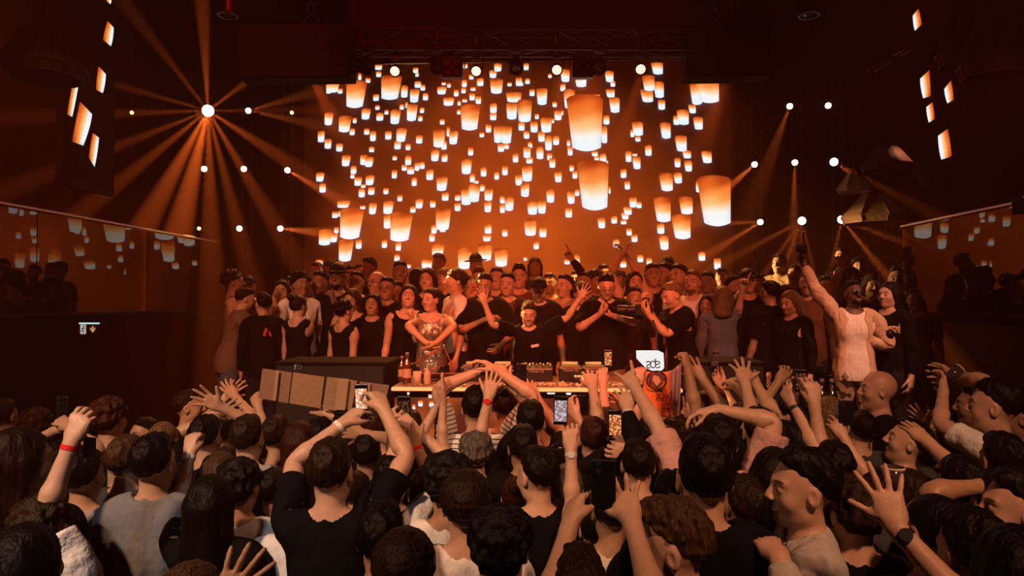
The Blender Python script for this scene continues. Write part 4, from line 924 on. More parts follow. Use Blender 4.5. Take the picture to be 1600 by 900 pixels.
# hung can lights at the top
for px, py, lab in ((356, 22, 'dark can light hanging near the ceiling on the left'), (1264, 22, 'dark can light hanging near the ceiling on the right')):
    fixture('can_light', at(px, py, 7.5), at(px, 300, 7.5), 0.09, lab, 'stage light', pole=8.0 - at(px, py, 7.5).z - 0.25)
# thin conduit pair on the upper right, red light put into its base colour
for a, b_, lab in (((1357, 110), (1381, 95), 'lower thin red-lit pipe near the upper right'), ((1396, 86), (1418, 73), 'upper thin red-lit pipe near the upper right')):
    o = MB().tube([at(a[0], a[1], 9.0), at(b_[0], b_[1], 9.0)], 0.015, 6).tube([at(a[0] + 11, a[1] + 1, 9.0), at(b_[0] + 10, b_[1] + 1, 9.0)], 0.015, 6).build('pipe_pair', mat('red_lit_pipe', (0.35, 0.05, 0.04), 0.4)); tag(o, lab, 'pipe')

# lit cabinet of little drawers behind the right crowd
CY = 10.3; a, b_ = at(1363, 345, CY), at(1450, 462, CY); cw = b_.x - a.x; ch = a.z - b_.z
e = empty('drawer_cabinet', (a.x + cw / 2, CY + 0.15, b_.z)); tag(e, 'tall wooden cabinet of little knobbed drawers beside the right beam light', 'cabinet')
M_WOOD = mat('cabinet_wood', (0.10, 0.055, 0.03), 0.55, bump=0.4, bscale=12, var=0.35)
MB().box((0, 0.1, (ch - b_.z) / 2), (cw, 0.2, ch + b_.z)).build('carcass', M_WOOD, e)
for i in range(5): MB().box((-cw / 2 + cw * i / 4, -0.02, ch / 2), (0.025, 0.06, ch)).build('upright', M_WOOD, e)
for r in range(10):
    for c_ in range(4):
        zc = ch * (0.16 + 0.062 * r); xc = -cw / 2 + cw * (c_ + 0.5) / 4
        if r < 8 or c_ > 0:
            d_ = MB().box((xc, -0.012, zc), (cw / 4 - 0.04, 0.03, ch * 0.05), bev=0.004).build('drawer', mat('drawer_wood', (0.13, 0.07, 0.035), 0.5, bump=0.3, bscale=20, var=0.3), e)
            MB().lathe([(0.008, 0), (0.013, 0.012), (0.001, 0.02)], 8, (xc - 0.045, -0.03, zc), Matrix.Rotation(PI / 2, 3, 'X')).lathe([(0.008, 0), (0.013, 0.012), (0.001, 0.02)], 8, (xc + 0.045, -0.03, zc), Matrix.Rotation(PI / 2, 3, 'X')).build('knob', mat('brass', (0.8, 0.6, 0.35), 0.25, 1.0), d_)
for x0, z0, w_, h_ in ((-cw * .38, ch * .86, .26, .20), (-cw * .08, ch * .84, .20, .16), (cw * .22, ch * .86, .24, .2), (-cw * .3, ch * .06, .3, .14)):
    MB().box((x0 + .05, -0.03, z0), (w_ * .8, 0.02, h_)).build('picture_card', mat('pale_card', (0.42, 0.30, 0.20), 0.7, var=0.5, bscale=14), e)
o = MB().box((at(1490, 462, 10.2).x, 10.0, at(1490, 461, 10.2).z), (at(1560, 462, 10.2).x - at(1400, 462, 10.2).x, 0.35, 0.05), bev=0.01).box((at(1490, 462, 10.2).x, 10.05, at(1490, 461, 10.2).z / 2 + 0.4), (2.1, 0.25, at(1490, 461, 10.2).z - 0.85)).build('bar_counter', M_WOOD); tag(o, 'dark bar counter with a pale edge behind the long-haired woman', 'bar counter')

lamp_spot('added_cabinet_lamp', (at(1400, 300, 9.4).x, 9.2, 4.7), (at(1405, 400, CY).x, CY, 2.9), 45, (1.0, 0.50, 0.24), 50, 0.9, 0.05)  # unseen warm lamp added to brighten the cabinet
# exit sign under the left balcony
p = at(138, 515, 11.95); e = empty('exit_sign', p); e.scale = (1.19, 1.0, 1.19); tag(e, 'small lit emergency exit sign with running figure and down arrow', 'sign')
MB().box((0, 0.01, 0), (0.34, 0.07, 0.17), bev=0.008).build('sign_case', mat('sign_case', (0.03, 0.035, 0.03), 0.5), e)
MB().box((0.02, -0.01, 0.095), (0.30, 0.04, 0.02)).build('light_tube', emat('tube_glow', (0.75, 0.95, 0.88), 0.9), e)
mw = emat('sign_white', (0.75, 0.62, 0.5), 0.7)
MB().box((-0.065, -0.028, 0.005), (0.085, 0.006, 0.14)).build('figure_panel', mw, e)
def flat(name, pts, y, th, m, parent):
    n = len(pts); v = [(x, y, z) for x, z in pts] + [(x, y + th, z) for x, z in pts]; f = [tuple(range(n))[::-1], tuple(range(n, 2 * n))] + [(i, (i + 1) % n, n + (i + 1) % n, n + i) for i in range(n)]
    return mesh_obj(name, v, f, m, parent)
m = MB(); rz = Matrix.Rotation(PI / 2, 3, 'X')
m.lathe([(0.012, 0), (0.012, 0.003)], 12, (-0.048, -0.031, 0.048), rz)
for pts in (((-0.062, 0.03), (-0.072, -0.005)), ((-0.072, -0.005), (-0.055, -0.025), (-0.058, -0.055)), ((-0.072, -0.005), (-0.09, -0.03), (-0.10, -0.03)), ((-0.06, 0.028), (-0.04, 0.012), (-0.03, 0.02)), ((-0.064, 0.025), (-0.085, 0.012))):
    m.tube([(x, -0.033, z) for x, z in pts], 0.006, 6)
m.build('running_figure', mat('sign_dark', (0.01, 0.02, 0.012), 0.6), e)
flat('down_arrow', [(0.075, 0.055), (0.095, 0.055), (0.095, 0.005), (0.125, 0.035), (0.125, 0.008), (0.085, -0.045), (0.045, 0.008), (0.045, 0.035), (0.075, 0.005)], -0.032, 0.005, emat('arrow_glow', (0.85, 0.4, 0.16), 0.7), e)

# ------------------------------------------------------------------ DJ booth and what stands on it
BY0, BY1, BZ = 5.03, 5.80, 1.765
bx0, bx1 = at(612, 605, BY0).x, at(1066, 605, BY0).x; bc = (bx0 + bx1) / 2; bw = bx1 - bx0
booth = empty('dj_booth', (bc, (BY0 + BY1) / 2, 0.9)); tag(booth, 'long DJ booth with glowing lantern-screen front under the performer', 'dj booth')
M_TOP = mat('booth_top', (0.30, 0.20, 0.14), 0.28, bump=0.15, bscale=30)
MB().box((0, 0, BZ - 0.9 - 0.02), (bw, BY1 - BY0, 0.04), bev=0.006).build('table_top', M_TOP, booth)
MB().box((0, -(BY1 - BY0) / 2 - 0.006, BZ - 0.9 - 0.018), (bw, 0.012, 0.022)).build('light_strip', emat('strip_glow', (1.0, 0.34, 0.10), 1.6), booth)
MB().box((0, 0.02, 0.41), (bw - 0.06, BY1 - BY0 - 0.1, 0.82)).build('booth_body', M_BLACK, booth)
mf = bpy.data.materials.new('booth_screen'); mf.use_nodes = True; nt = mf.node_tree; b = nt.nodes['Principled BSDF']; b.inputs['Base Color'].default_value = (0.01, 0.01, 0.01, 1)
tcs = N(nt, 'ShaderNodeTexCoord'); nz = N(nt, 'ShaderNodeTexNoise'); nz.inputs['Scale'].default_value = 2.2; nt.links.new(tcs.outputs['Object'], nz.inputs['Vector'])
cr_ = N(nt, 'ShaderNodeValToRGB'); nt.links.new(nz.outputs[0], cr_.inputs[0]); e_ = cr_.color_ramp.elements; e_[0].position = 0.4; e_[0].color = (0.10, 0.006, 0.002, 1); e_[1].position = 0.65; e_[1].color = (0.75, 0.13, 0.02, 1)
nt.links.new(cr_.outputs[0], b.inputs['Emission Color']); b.inputs['Emission Strength'].default_value = 0.8
MB().box((0, -(BY1 - BY0) / 2 + 0.02, 0.40), (bw - 0.04, 0.03, 0.76)).build('booth_screen', mf, booth)
for (x0, y0, x1, y1) in ((636,612,640,617),(644,632,649,642),(653,626,661,635),(669,616,675,622),(670,627,680,636),(680,623,686,629),(769,630,776,640),(818,620,836,634),(854,610,868,616),(884,610,893,617),(944,612,951,624),(905,622,912,634),(788,640,800,655),(1005,640,1015,652),(700,640,710,652),(735,628,742,638),(980,618,988,628),(1040,622,1048,634)):
    f = lambda u, v, x0=x0, y0=y0, w=x1 - x0, h=y1 - y0: at(x0 + u * w, y0 + v * h, BY0 + 0.004) - booth.location
    lantern_mesh('lantern', f, x1 - x0, y1 - y0, 0.5, 0.15, booth)

def text_mesh(s, size, m, name, parent, loc, rotz=0.0, mirror=False, ext=0.001, face=1, rot_=None, sx=1.0):
    cu = bpy.data.curves.new('t', 'FONT'); cu.body = s; cu.size = size; cu.extrude = ext; cu.align_x = 'CENTER'; cu.align_y = 'CENTER'
    o = bpy.data.objects.new('t', cu); C.objects.link(o); me = bpy.data.meshes.new_from_object(o.evaluated_get(bpy.context.evaluated_depsgraph_get())); bpy.data.objects.remove(o)
    M = Matrix.Rotation(PI / 2, 4, 'X')
    if mirror: M = Matrix.Diagonal((-1, 1, 1, 1)) @ M
    M = Matrix.Diagonal((sx, 1, 1, 1)) @ M
    me.transform(M)
    if rot_: me.transform(rot_)
    me.materials.clear(); me.materials.append(m); r = link(bpy.data.objects.new(name, me), parent); r.location = loc; return r
# media players and mixer, rear faces towards the crowd
M_DECK = mat('deck_black', (0.02, 0.018, 0.018), 0.35, 0.2); M_TXT = mat('pale_print', (0.45, 0.32, 0.28), 0.5)
def player(px, label, grp='media players on the booth'):
    p = at(px, 571, 5.38); e = empty('media_player', (p.x, 5.58, BZ)); tag(e, label, 'media player')
    MB().box((0, -0.09, 0.055), (0.185, 0.22, 0.11), bev=0.008).build('case', M_DECK, e)
    MB().box((0, -0.19, 0.117), (0.14, 0.012, 0.012)).build('rear_edge_highlight', mat('lit_edge', (0.7, 0.45, 0.3), 0.25, 0.8), e)  # pale bar puts the lit rear edge into colour
    MB().lathe([(0.078, 0.11), (0.082, 0.118), (0.07, 0.122), (0.001, 0.122)], 28, (0, -0.09, 0)).build('jog_wheel', M_DECK, e)
    MB().box((0, 0.0, 0.125), (0.13, 0.05, 0.012), Matrix.Rotation(0.3, 3, 'X')).build('screen', emat('player_screen', (0.9, 0.3, 0.15), 0.2), e)
    text_mesh('Pioneer DJ', 0.026, M_TXT, 'maker_text', e, (0, -0.2015, 0.09))
player(737, 'black media player left of the mixer, farthest left on the booth'); player(783, 'black media player directly below the DJ on the left')
player(892, 'black media player below the DJ on the right'); player(930, 'black media player beside the white printed sheets')
p = at(838, 571, 5.4); e = empty('dj_mixer', (p.x, 5.58, BZ)); tag(e, 'black DJ mixer with rows of knobs in front of the DJ', 'mixer')
MB().box((0, 0, 0.05), (0.26, 0.38, 0.10), bev=0.008).build('case', M_DECK, e)
for c_ in range(5):
    for r in range(4): MB().lathe([(0.010, 0.10), (0.009, 0.122), (0.001, 0.124)], 10, (-0.11 + 0.055 * c_, -0.13 + 0.06 * r, 0)).build('knob', M_STEEL, e)
for c_ in range(4): MB().box((-0.09 + 0.06 * c_, 0.13, 0.108), (0.02, 0.03, 0.02), bev=0.003).build('fader', M_STEEL, e)
text_mesh('Pioneer DJ', 0.026, M_TXT, 'maker_text', e, (0, -0.1915, 0.08))
# effects box with glowing text-like buttons
p = at(907, 571, 5.2)
o = empty('effects_unit', (p.x, 5.27, BZ)); tag(o, 'small effects unit with glowing buttons between the right media players', 'effects unit')
MB().box((0, 0, 0.03), (0.11, 0.16, 0.06), bev=0.006).build('case', M_DECK, o)
for k in range(4): MB().box((-0.036 + 0.024 * k, -0.05, 0.063), (0.016, 0.016, 0.01), bev=0.002).build('button', emat('button_glow', (1.0, 0.45, 0.2), 1.4), o)
# printed sheet / paper stand
o = MB().box(at(917, 582, 5.12), (0.085, 0.02, 0.062), Matrix.Rotation(-0.35, 3, 'X')).build('white_card', mat('white_card', (0.8, 0.7, 0.62), 0.5)); o.location = (0, 0, BZ + 0.031 - at(917, 582, 5.12).z + 0.0); tag(o, 'white folded card standing on the booth top', 'card')
# confetti / crumpled papers along the booth edge
m = MB(); rs = random.Random(3)
for k in range(330):
    x = rs.uniform(at(800, 600, BY0).x, at(1040, 600, BY0).x) if rs.random() < 0.8 else rs.uniform(bx0 + 0.1, bx1 - 0.05); y = BY0 + 0.02 + abs(rs.gauss(0, 0.07)); s = rs.uniform(0.008, 0.020)
    R = Matrix.Rotation(rs.uniform(0, 6), 3, 'Z') @ Matrix.Rotation(rs.uniform(-.9, .9), 3, 'X'); m.box((x, y, BZ + s * 0.5 + rs.uniform(0, 0.012)), (s, s * 1.5, 0.0012), R)
o = m.build('confetti', mat('confetti_paper', (0.75, 0.5, 0.36), 0.5)); tag(o, 'pale paper confetti strewn along the front edge of the booth', 'confetti', kind='stuff')
# microphone boom
e = empty('boom_stand', (at(712, 578, 5.5).x, 5.5, BZ)); tag(e, 'folding boom arm standing on the booth left of the decks', 'boom arm')
MB().lathe([(0.05, 0), (0.05, 0.012), (0.02, 0.03)], 20).build('base', M_STEEL, e)
q = lambda x, y, Z=5.5: at(x, y, Z) - e.location
MB().tube([(0, 0, 0.02), q(706, 570), q(694, 543)], 0.007, 8).build('lower_arm', mat('red_metal', (0.4, 0.12, 0.07), 0.35, 0.6), e)
MB().tube([q(694, 543), q(668, 556), q(645, 569)], 0.006, 8).build('upper_arm', mat('red_metal'), e)
MB().lathe([(0.012, -0.012), (0.016, 0), (0.012, 0.012)], 12, q(694, 542), rz).build('joint', M_STEEL, e)
MB().lathe([(0.014, -0.03), (0.016, 0), (0.014, 0.02), (0.005, 0.03)], 12, q(643, 570), Matrix.Rotation(1.2, 3, 'Y')).build('microphone', M_METAL, e)
# laptop left on the booth
p = at(688, 578, 5.3); e = empty('laptop', (p.x, 5.45, BZ)); tag(e, 'dark slim laptop lying on the left half of the booth', 'laptop')
MB().box((0, 0, 0.012), (0.36, 0.24, 0.018), bev=0.004).build('keyboard_base', M_DECK, e); MB().box((0, -0.135, 0.05), (0.36, 0.012, 0.08), Matrix.Rotation(0.9, 3, 'X'), bev=0.003).build('lid', mat('laptop_lid', (0.25, 0.10, 0.06), 0.3, 0.8), e)
def bottle(name, loc, H, r, m, label, cap_m, grp=None):
    e = empty(name, loc); tag(e, label, 'bottle', grp)
    MB().lathe([(r * 0.9, 0), (r, 0.01), (r, H * 0.58), (r * 0.85, H * 0.66), (r * 0.36, H * 0.78), (r * 0.34, H * 0.95)], 16).build('glass_body', m, e, True)
    MB().lathe([(r * 0.40, H * 0.93), (r * 0.40, H), (0.001, H)], 12).build('cap', cap_m, e)
    MB().lathe([(r * 1.01, H * 0.2), (r * 1.01, H * 0.48)], 16, cap=False).build('label_band', mat('bottle_label', (0.5, 0.3, 0.22), 0.6), e)
    return e
M_BOT = mat('bottle_glass', (0.10, 0.03, 0.02), 0.08, spec=0.9); M_CAP = mat('silver_cap', (0.8, 0.75, 0.7), 0.3, 0.8)
bottle('water_bottle', (at(636, 590, 5.2).x, 5.2, BZ), 0.24, 0.034, M_BOT, 'tall bottle at the left end of the booth', M_CAP)
bottle('water_bottle', (at(626, 590, 5.3).x, 5.35, BZ), 0.20, 0.03, M_BOT, 'shorter bottle behind the tall one at the booth end', M_CAP)
bottle('water_bottle', (at(669, 590, 5.2).x, 5.16, BZ), 0.14, 0.028, mat('pale_glass', (0.5, 0.35, 0.25), 0.1), 'small pale bottle in front of the boom arm', M_CAP)
e = empty('drinking_glass', (at(652, 590, 5.15).x, 5.15, BZ)); tag(e, 'drinking glass between the bottles on the booth', 'glass')
MB().lathe([(0.028, 0), (0.034, 0.1), (0.032, 0.1), (0.026, 0.006)], 16).build('glass_body', mat('clear_glass', (0.6, 0.4, 0.3), 0.05, spec=0.9), e, True); MB().lathe([(0.026, 0.006), (0.030, 0.06), (0.001, 0.06)], 16).build('drink', mat('drink', (0.4, 0.12, 0.04), 0.1), e)
for px, lab in ((1284, 'left silver-topped bottle beside the man in the beige jacket'), (1300, 'right silver-topped bottle beside the man in the beige jacket')):
    pz = at(px, 592, 5.45); bottle('champagne_bottle', (pz.x, 5.45, pz.z - 0.32), 0.32, 0.042, mat('dark_bottle', (0.012, 0.02, 0.012), 0.1, spec=0.9), lab, M_CAP)
pz = at(1292, 592, 5.45).z - 0.32
o = MB().box((at(1300, 600, 5.45).x, 5.5, pz - 0.03), (0.9, 0.4, 0.06), bev=0.01).box((at(1300, 600, 5.45).x, 5.5, (0.9 + pz) / 2 - 0.02), (0.8, 0.3, pz - 0.94)).build('bottle_table', M_BLACK); tag(o, 'low black table carrying the silver-topped bottles, right of the booth', 'table')
# black monitor cabinets beside the booth with pale initials
for x0, x1, lab, txt in ((425, 604, 'wide black monitor speaker with pale initials left of the booth', True), (1075, 1200, 'black monitor speaker right of the booth behind raised hands', False)):
    a, b_ = at(x0, 566, 5.25), at(x1, 566, 5.25); e = empty('monitor_speaker', ((a.x + b_.x) / 2, 5.55, 0.9)); tag(e, lab, 'speaker'); H = a.z - 0.9
    MB().box((0, 0, H / 2), (b_.x - a.x, 0.55, H), bev=0.012).build('cabinet', M_BLACK, e)
    MB().box((0, -0.279, H / 2), (b_.x - a.x - 0.06, 0.01, H - 0.06)).build('grille', mat('speaker_grille'), e)
    if txt:
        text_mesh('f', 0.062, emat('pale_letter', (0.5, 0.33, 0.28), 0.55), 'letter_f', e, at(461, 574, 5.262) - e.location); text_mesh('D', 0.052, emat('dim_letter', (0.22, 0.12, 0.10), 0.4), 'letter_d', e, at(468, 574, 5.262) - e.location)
# illuminated white sign box
SZ = 4.98; e = empty('light_box_sign', at(1017, 582, SZ)); tag(e, 'small white illuminated sign box with black lowercase letters beside the flag', 'sign')
pl = lambda x, y, Z=SZ: at(x, y, Z) - e.location
out_ = [(996.6, 549), (1031.5, 549), (1036.8, 551.5), (1037.8, 572), (1037, 576), (1034, 579), (1026, 580.2), (1018, 579), (1010.5, 575.5), (997, 561.5)]
n_ = len(out_); v = [pl(x, y) for x, y in out_] + [pl(x, y) + Vector((0, 0.09, 0)) for x, y in out_]
mesh_obj('sign_body', v, [tuple(range(n_))[::-1], tuple(range(n_, 2 * n_))] + [(i, (i + 1) % n_, n_ + (i + 1) % n_, n_ + i) for i in range(n_)], emat('sign_light', (0.84, 0.86, 0.84), 1.0), e)
m = MB(); L_ = lambda pts: m.tube([pl(990 + u / 20, 543 + w / 20, SZ - 0.004) for u, w in pts], 0.0042, 6)
arc = lambda cx, cy, rx, ry, a0, a1, n=12: [(cx + rx * math.cos(math.radians(a0 + (a1 - a0) * i / n)), cy + ry * math.sin(math.radians(a0 + (a1 - a0) * i / n))) for i in range(n + 1)]
L_([(400, 475), (425, 440), (470, 430), (510, 455), (530, 500)]); L_([(520, 530), (450, 545), (405, 575), (415, 620), (460, 638), (520, 632)])
L_(arc(610, 530, 82, 103, 0, 360, 20)); L_([(680, 350), (680, 540)])
L_([(690, 450), (730, 430), (790, 440), (825, 475), (790, 515), (700, 540)]); L_([(700, 625), (760, 636), (810, 615), (825, 580)])
m.build('letters', mat('sign_ink', (0.01, 0.008, 0.008), 0.6), e)
MB().tube([pl(1027, 548) + Vector((0, 0.05, 0)), pl(1028, 520) + Vector((0, 0.05, 0)), pl(1022, 500) + Vector((0, 0.05, 0))], 0.008, 8).build('support_pole', M_STEEL, e)
MB().tube([pl(1022, 578) + Vector((0, 0.045, 0)), Vector((pl(1022, 578).x, 0.045, BZ - e.location.z - 0.01 if e.location.z > BZ else -0.1))], 0.012, 8).build('stem', M_STEEL, e)
# orange flag held over the booth edge
FZ = 4.72; e = empty('flag', at(1028, 660, FZ)); tag(e, 'orange and grey flag with reversed black lettering held up before the booth', 'flag')
def cloth(name, poly, m, amp, nx=22, ny=18, wave=9.0, ph=0.0, Z=FZ):
    (x0, y0), (x1, y1), (x2, y2), (x3, y3) = poly; V = []; Fc = []
    for j in range(ny + 1):
        for i in range(nx + 1):
            u, v_ = i / nx, j / ny; tx, ty = x0 + (x1 - x0) * u, y0 + (y1 - y0) * u + 3 * math.sin(PI * u); bx, by = x3 + (x2 - x3) * u, y3 + (y2 - y3) * u
            px, py = tx + (bx - tx) * v_, ty + (by - ty) * v_; V.append(at(px, py, Z + amp * math.sin(u * wave + v_ * 3 + ph) * (0.4 + 0.6 * v_)) - e.location)
    for j in range(ny):
        for i in range(nx): a = j * (nx + 1) + i; Fc.append((a, a + nx + 1, a + nx + 2, a + 1))
    o = mesh_obj(name, V, Fc, m, e, True); s = o.modifiers.new('s', 'SOLIDIFY'); s.thickness = 0.003; return o
cloth('orange_cloth', ((996, 577), (1046, 580), (1050, 652), (1016, 650)), mat('flag_orange', (0.75, 0.20, 0.05), 0.7, bump=0.2, bscale=20), 0.02, wave=6)
cloth('grey_cloth', ((1044, 580), (1064, 566), (1063, 664), (1046, 660)), mat('flag_grey', (0.30, 0.22, 0.24), 0.7, bump=0.3, bscale=14, var=0.3), 0.03, wave=10)
ink = mat('flag_ink', (0.03, 0.012, 0.015), 0.7); fl = lambda x, y: at(x, y, FZ - 0.032) - e.location
R8 = Matrix.Rotation(math.radians(-6), 4, 'Y')
text_mesh('NICK', 0.078, ink, 'flag_lettering', e, fl(1037, 618), mirror=True, rot_=R8, sx=0.62); text_mesh('TR', 0.085, ink, 'flag_lettering', e, fl(1040, 638), mirror=True, rot_=R8, sx=0.62)
m = MB(); m.tube([fl(1026 + 15.5 * math.cos(t * PI / 12), 594 + 14 * math.sin(t * PI / 12)) for t in range(25)], 0.006, 6, False); m.build('flag_ring', ink, e)
flat('flag_emblem', [(fl(x, y).x, fl(x, y).z) for x, y in ((1012, 588), (1024, 581), (1040, 585), (1036, 597), (1026, 606), (1018, 600))], fl(1026, 594).y, 0.003, mat('flag_emblem', (0.10, 0.03, 0.03), 0.7), e)
flat('flag_emblem_centre', [(fl(x, y).x, fl(x, y).z) for x, y in ((1021, 586), (1029, 588), (1033, 596), (1026, 603), (1019, 594))], fl(1026, 594).y - 0.004, 0.003, mat('flag_pale', (0.55, 0.30, 0.18), 0.7), e)
# cardboard banner held over the heads
KZ = 4.35; e = empty('cardboard_banner', at(502, 641, KZ)); tag(e, 'long folded cardboard banner held up over the crowd, back side showing', 'cardboard sign')
top = [(410, 576), (456, 582), (458, 582), (507, 589), (511, 589), (558, 595), (562, 596), (608, 602)]; bot = [(404, 622), (450, 630), (452, 630), (500, 638), (504, 639), (548, 645), (553, 646), (597, 650)]
tones = ((0.27, 0.16, 0.11), (0.36, 0.21, 0.12), (0.33, 0.20, 0.12), (0.25, 0.15, 0.11))
for k in range(4):
    a, b2, c2_, d2 = top[2 * k], top[2 * k + 1], bot[2 * k + 1], bot[2 * k]; dz = 0.02 * (k % 2)
    q = [at(*a, KZ - dz), at(*b2, KZ + dz * 0.5), at(*c2_, KZ + dz * 0.5), at(*d2, KZ - dz)]; q = [x - e.location for x in q]; q2 = [x + Vector((0, 0.006, 0)) for x in q]
    mesh_obj('cardboard_panel', q + q2, [(3, 2, 1, 0), (4, 5, 6, 7), (0, 1, 5, 4), (1, 2, 6, 5), (2, 3, 7, 6), (3, 0, 4, 7)], mat('cardboard_%d' % k, tones[k], 0.85, bump=0.4, bscale=40, var=0.15), e)
for (x0, y0, x1, y1, w_) in ((431, 579, 426, 625, 5), (528, 591, 522, 640, 17), (573, 598, 566, 647, 6)):
    q = [at(x0, y0, KZ - 0.024), at(x0 + w_, y0 + 1, KZ - 0.024), at(x1 + w_, y1 + 1, KZ - 0.024), at(x1, y1, KZ - 0.024)]; q = [x - e.location for x in q]; q2 = [x + Vector((0, 0.002, 0)) for x in q]
    mesh_obj('tape_strip', q + q2, [(3, 2, 1, 0), (4, 5, 6, 7), (0, 1, 5, 4), (1, 2, 6, 5), (2, 3, 7, 6), (3, 0, 4, 7)], mat('brown_tape', (0.42, 0.27, 0.16), 0.4), e)

e = bpy.data.objects['balcony_display']; text_mesh('Va', 0.15, emat('display_letters', (0.35, 0.32, 0.33), 0.6), 'letters', e, (-0.018, -0.10, 0.0), rot_=Matrix.Rotation(-PI / 2, 4, 'Z'))

# ------------------------------------------------------------------ people
LI = (0.52, 0.31, 0.21); ME = (0.36, 0.20, 0.12); DK = (0.085, 0.042, 0.026); PK = (0.55, 0.30, 0.22)
BK = (0.005, 0.005, 0.0055); WH = (0.72, 0.70, 0.68); GY = (0.30, 0.30, 0.31); DG = (0.05, 0.05, 0.055)
HB = (0.010, 0.006, 0.004); HBR = (0.045, 0.020, 0.010); HLB = (0.14, 0.07, 0.03); HBL = (0.38, 0.22, 0.10); HGR = (0.22, 0.19, 0.17); HRD = (0.08, 0.02, 0.010)
RD = math.radians
def fl_(label, px, py, Z, **k):
    if 'yaw' in k: k['yaw'] = RD(k['yaw'])
    return person(label, px, py, Z, **k)
def A_(side, wx, wy, pose='open', palm='f', el=None, reach=None, pole=None, bend=None, dy=None, far=None):
    o = dict(pose=pose, palm=palm)
    if el: o['el'] = el
    o['reach'] = reach if reach else (0.88 if el else 0.95)
    if pole: o['pole'] = pole
    if bend: o['bend'] = bend
    if dy is not None: o['dy'] = dy
    if far: o['far'] = far
    return (side, wx, wy, o)
# ---- dance floor: backs to the camera unless turned
fl_('person in a plain grey t-shirt with short black hair, back turned, lower left', 242, 682, 2.95, sc=(0.17, 0.175, 0.19), hair='short', hc=HB, skin=LI, shirt='loose', fat=1.1)
fl_('person in black t-shirt filming with a bright phone held up in both hands', 518, 690, 2.75, hair='short', hc=HBR, sc=BK, skin=LI, shirt='tee', key='film',
    arms=(A_('L', 535, 662, 'grip', 'fi', el=(470, 745), reach=0.90), A_('R', 600, 640, 'grip', 'fi', el=(628, 705), reach=0.93)), extra=(('band', 'L', (0.8, 0.78, 0.7), 'white'),))
fl_('person in white t-shirt partly hidden behind the one filming with both hands', 462, 748, 2.98, hair='short', hc=HB, sc=WH, skin=ME)
fl_('person with glossy brown bowl haircut in white t-shirt, lower middle', 729, 738, 2.35, hair='bowl', hc=HBR, sc=WH, skin=LI, shirt='tee')
fl_('person with dark curly hair and white t-shirt just behind the bowl haircut', 700, 713, 2.95, hair='curly', hc=HB, sc=WH, skin=ME, arms=(A_('L', 650, 700, 'open', 'f', el=(662, 760), reach=0.9),), extra=(('band', 'L', (0.7, 0.02, 0.02), 'red'),))
fl_('man with trimmed beard in black polo, head turned left, centre foreground', 842, 702, 3.0, hair='short+beard', hc=HB, sc=BK, skin=LI, hd=(-4, 38, 0))
fl_('person with short grey-blond hair behind the raised watch arm', 886, 731, 3.2, hair='short', hc=HGR, sc=BK, skin=PK)
fl_('person in brown top with bare shoulders between the man in polo and the bowl haircut', 806, 745, 3.2, hair='bun', hc=HRD, sc=(0.2, 0.07, 0.04), shirt='tank', skin=LI)
fl_('person with glossy brown hair at the bottom edge, left of the bowl haircut', 633, 830, 1.95, hair='bowl', hc=HBR, sc=BK, skin=LI)
fl_('person with dark hair and black shirt above the glossy brown head at the bottom', 598, 790, 2.35, hair='short', hc=HB, sc=BK, skin=ME)
fl_('large dark-haired person in black right of the bowl haircut at the bottom', 782, 800, 2.08, hair='curly', hc=HB, sc=BK, skin=ME, shirt='loose')
fl_('person in black raising a dark phone in front of the lens, hands on both sides', 945, 935, 1.62, hair='short', hc=HB, sc=BK, skin=LI, key='lens', shirt='tee',
    arms=(A_('L', 893, 800, 'grip', 'fi', el=(826, 905), dy=0.42), A_('R', 985, 805, 'spread', 'f', el=(1040, 915), dy=0.40)))
fl_('person in black t-shirt with neat dark hair standing before the man in pink', 1099, 686, 2.62, hair='short', hc=HB, sc=BK, skin=LI, shirt='loose')
fl_('man in pale pink t-shirt making horns with one long arm, other hand on his head', 1121, 652, 3.15, hair='short', hc=HB, sc=(0.52, 0.30, 0.27), skin=LI, shirt='loose', key='pink',
    arms=(A_('L', 992, 605, 'horns', 'f', reach=0.997, el=(1020, 655)), A_('R', 1122, 640, 'relax', 'd', el=(1172, 648), reach=0.55, bend=(20, 0))))
fl_('laughing man with slick dark hair in light grey sweatshirt facing left', 1240, 704, 2.65, yaw=78, hair='short', hc=HB, sc=(0.45, 0.41, 0.38), shirt='jacket', skin=LI, hd=(4, 12, -4), key='laugh', lean=(6, 0, 0),
    arms=(A_('L', 1222, 872, 'fist', 'd', dy=-0.25, pole=(1, 0.2, -0.5), bend=(35, 0)),), extra=('smile',))
fl_('person with wavy brown quiff in black looking left at the bottom right of centre', 1062, 792, 2.12, yaw=48, hair='quiff', hc=HLB, sc=BK, skin=LI, hd=(-8, 25, 0))
fl_('person with small dark head just left of the neat-haired one', 1052, 742, 2.75, hair='short', hc=HB, sc=BK, skin=ME)
fl_('person in dark red top behind the small dark head', 1018, 700, 3.35, hair='short', hc=HRD, sc=(0.25, 0.02, 0.015), skin=ME)
fl_('person in white shirt hidden behind the dark foreground phone', 957, 752, 2.9, hair='short', hc=HB, sc=(0.6, 0.5, 0.42), skin=ME)
fl_('curly dark-haired person in black shirt with pale square print beside the watch arm', 1335, 752, 2.7, hair='curly', hc=HBR, sc=BK, skin=LI, key='sq')
fl_('person in black with buzzed dark hair and white collar in the lower right corner area', 1456, 772, 2.15, hair='buzz', hc=HB, sc=BK, skin=ME, shirt='tee', hd=(0, 18, 0))
fl_('dark-haired person in black stretching one flat hand leftward, right side', 1500, 718, 2.85, hair='short', hc=HB, sc=BK, skin=LI, arms=(A_('L', 1448, 690, 'flat', 'd', el=(1490, 712), reach=0.72, dy=0.25),))
fl_('smiling bearded man looking left at the right edge', 1588, 738, 2.55, yaw=75, hair='short+beard', hc=HB, sc=BK, skin=LI, extra=('smile',))
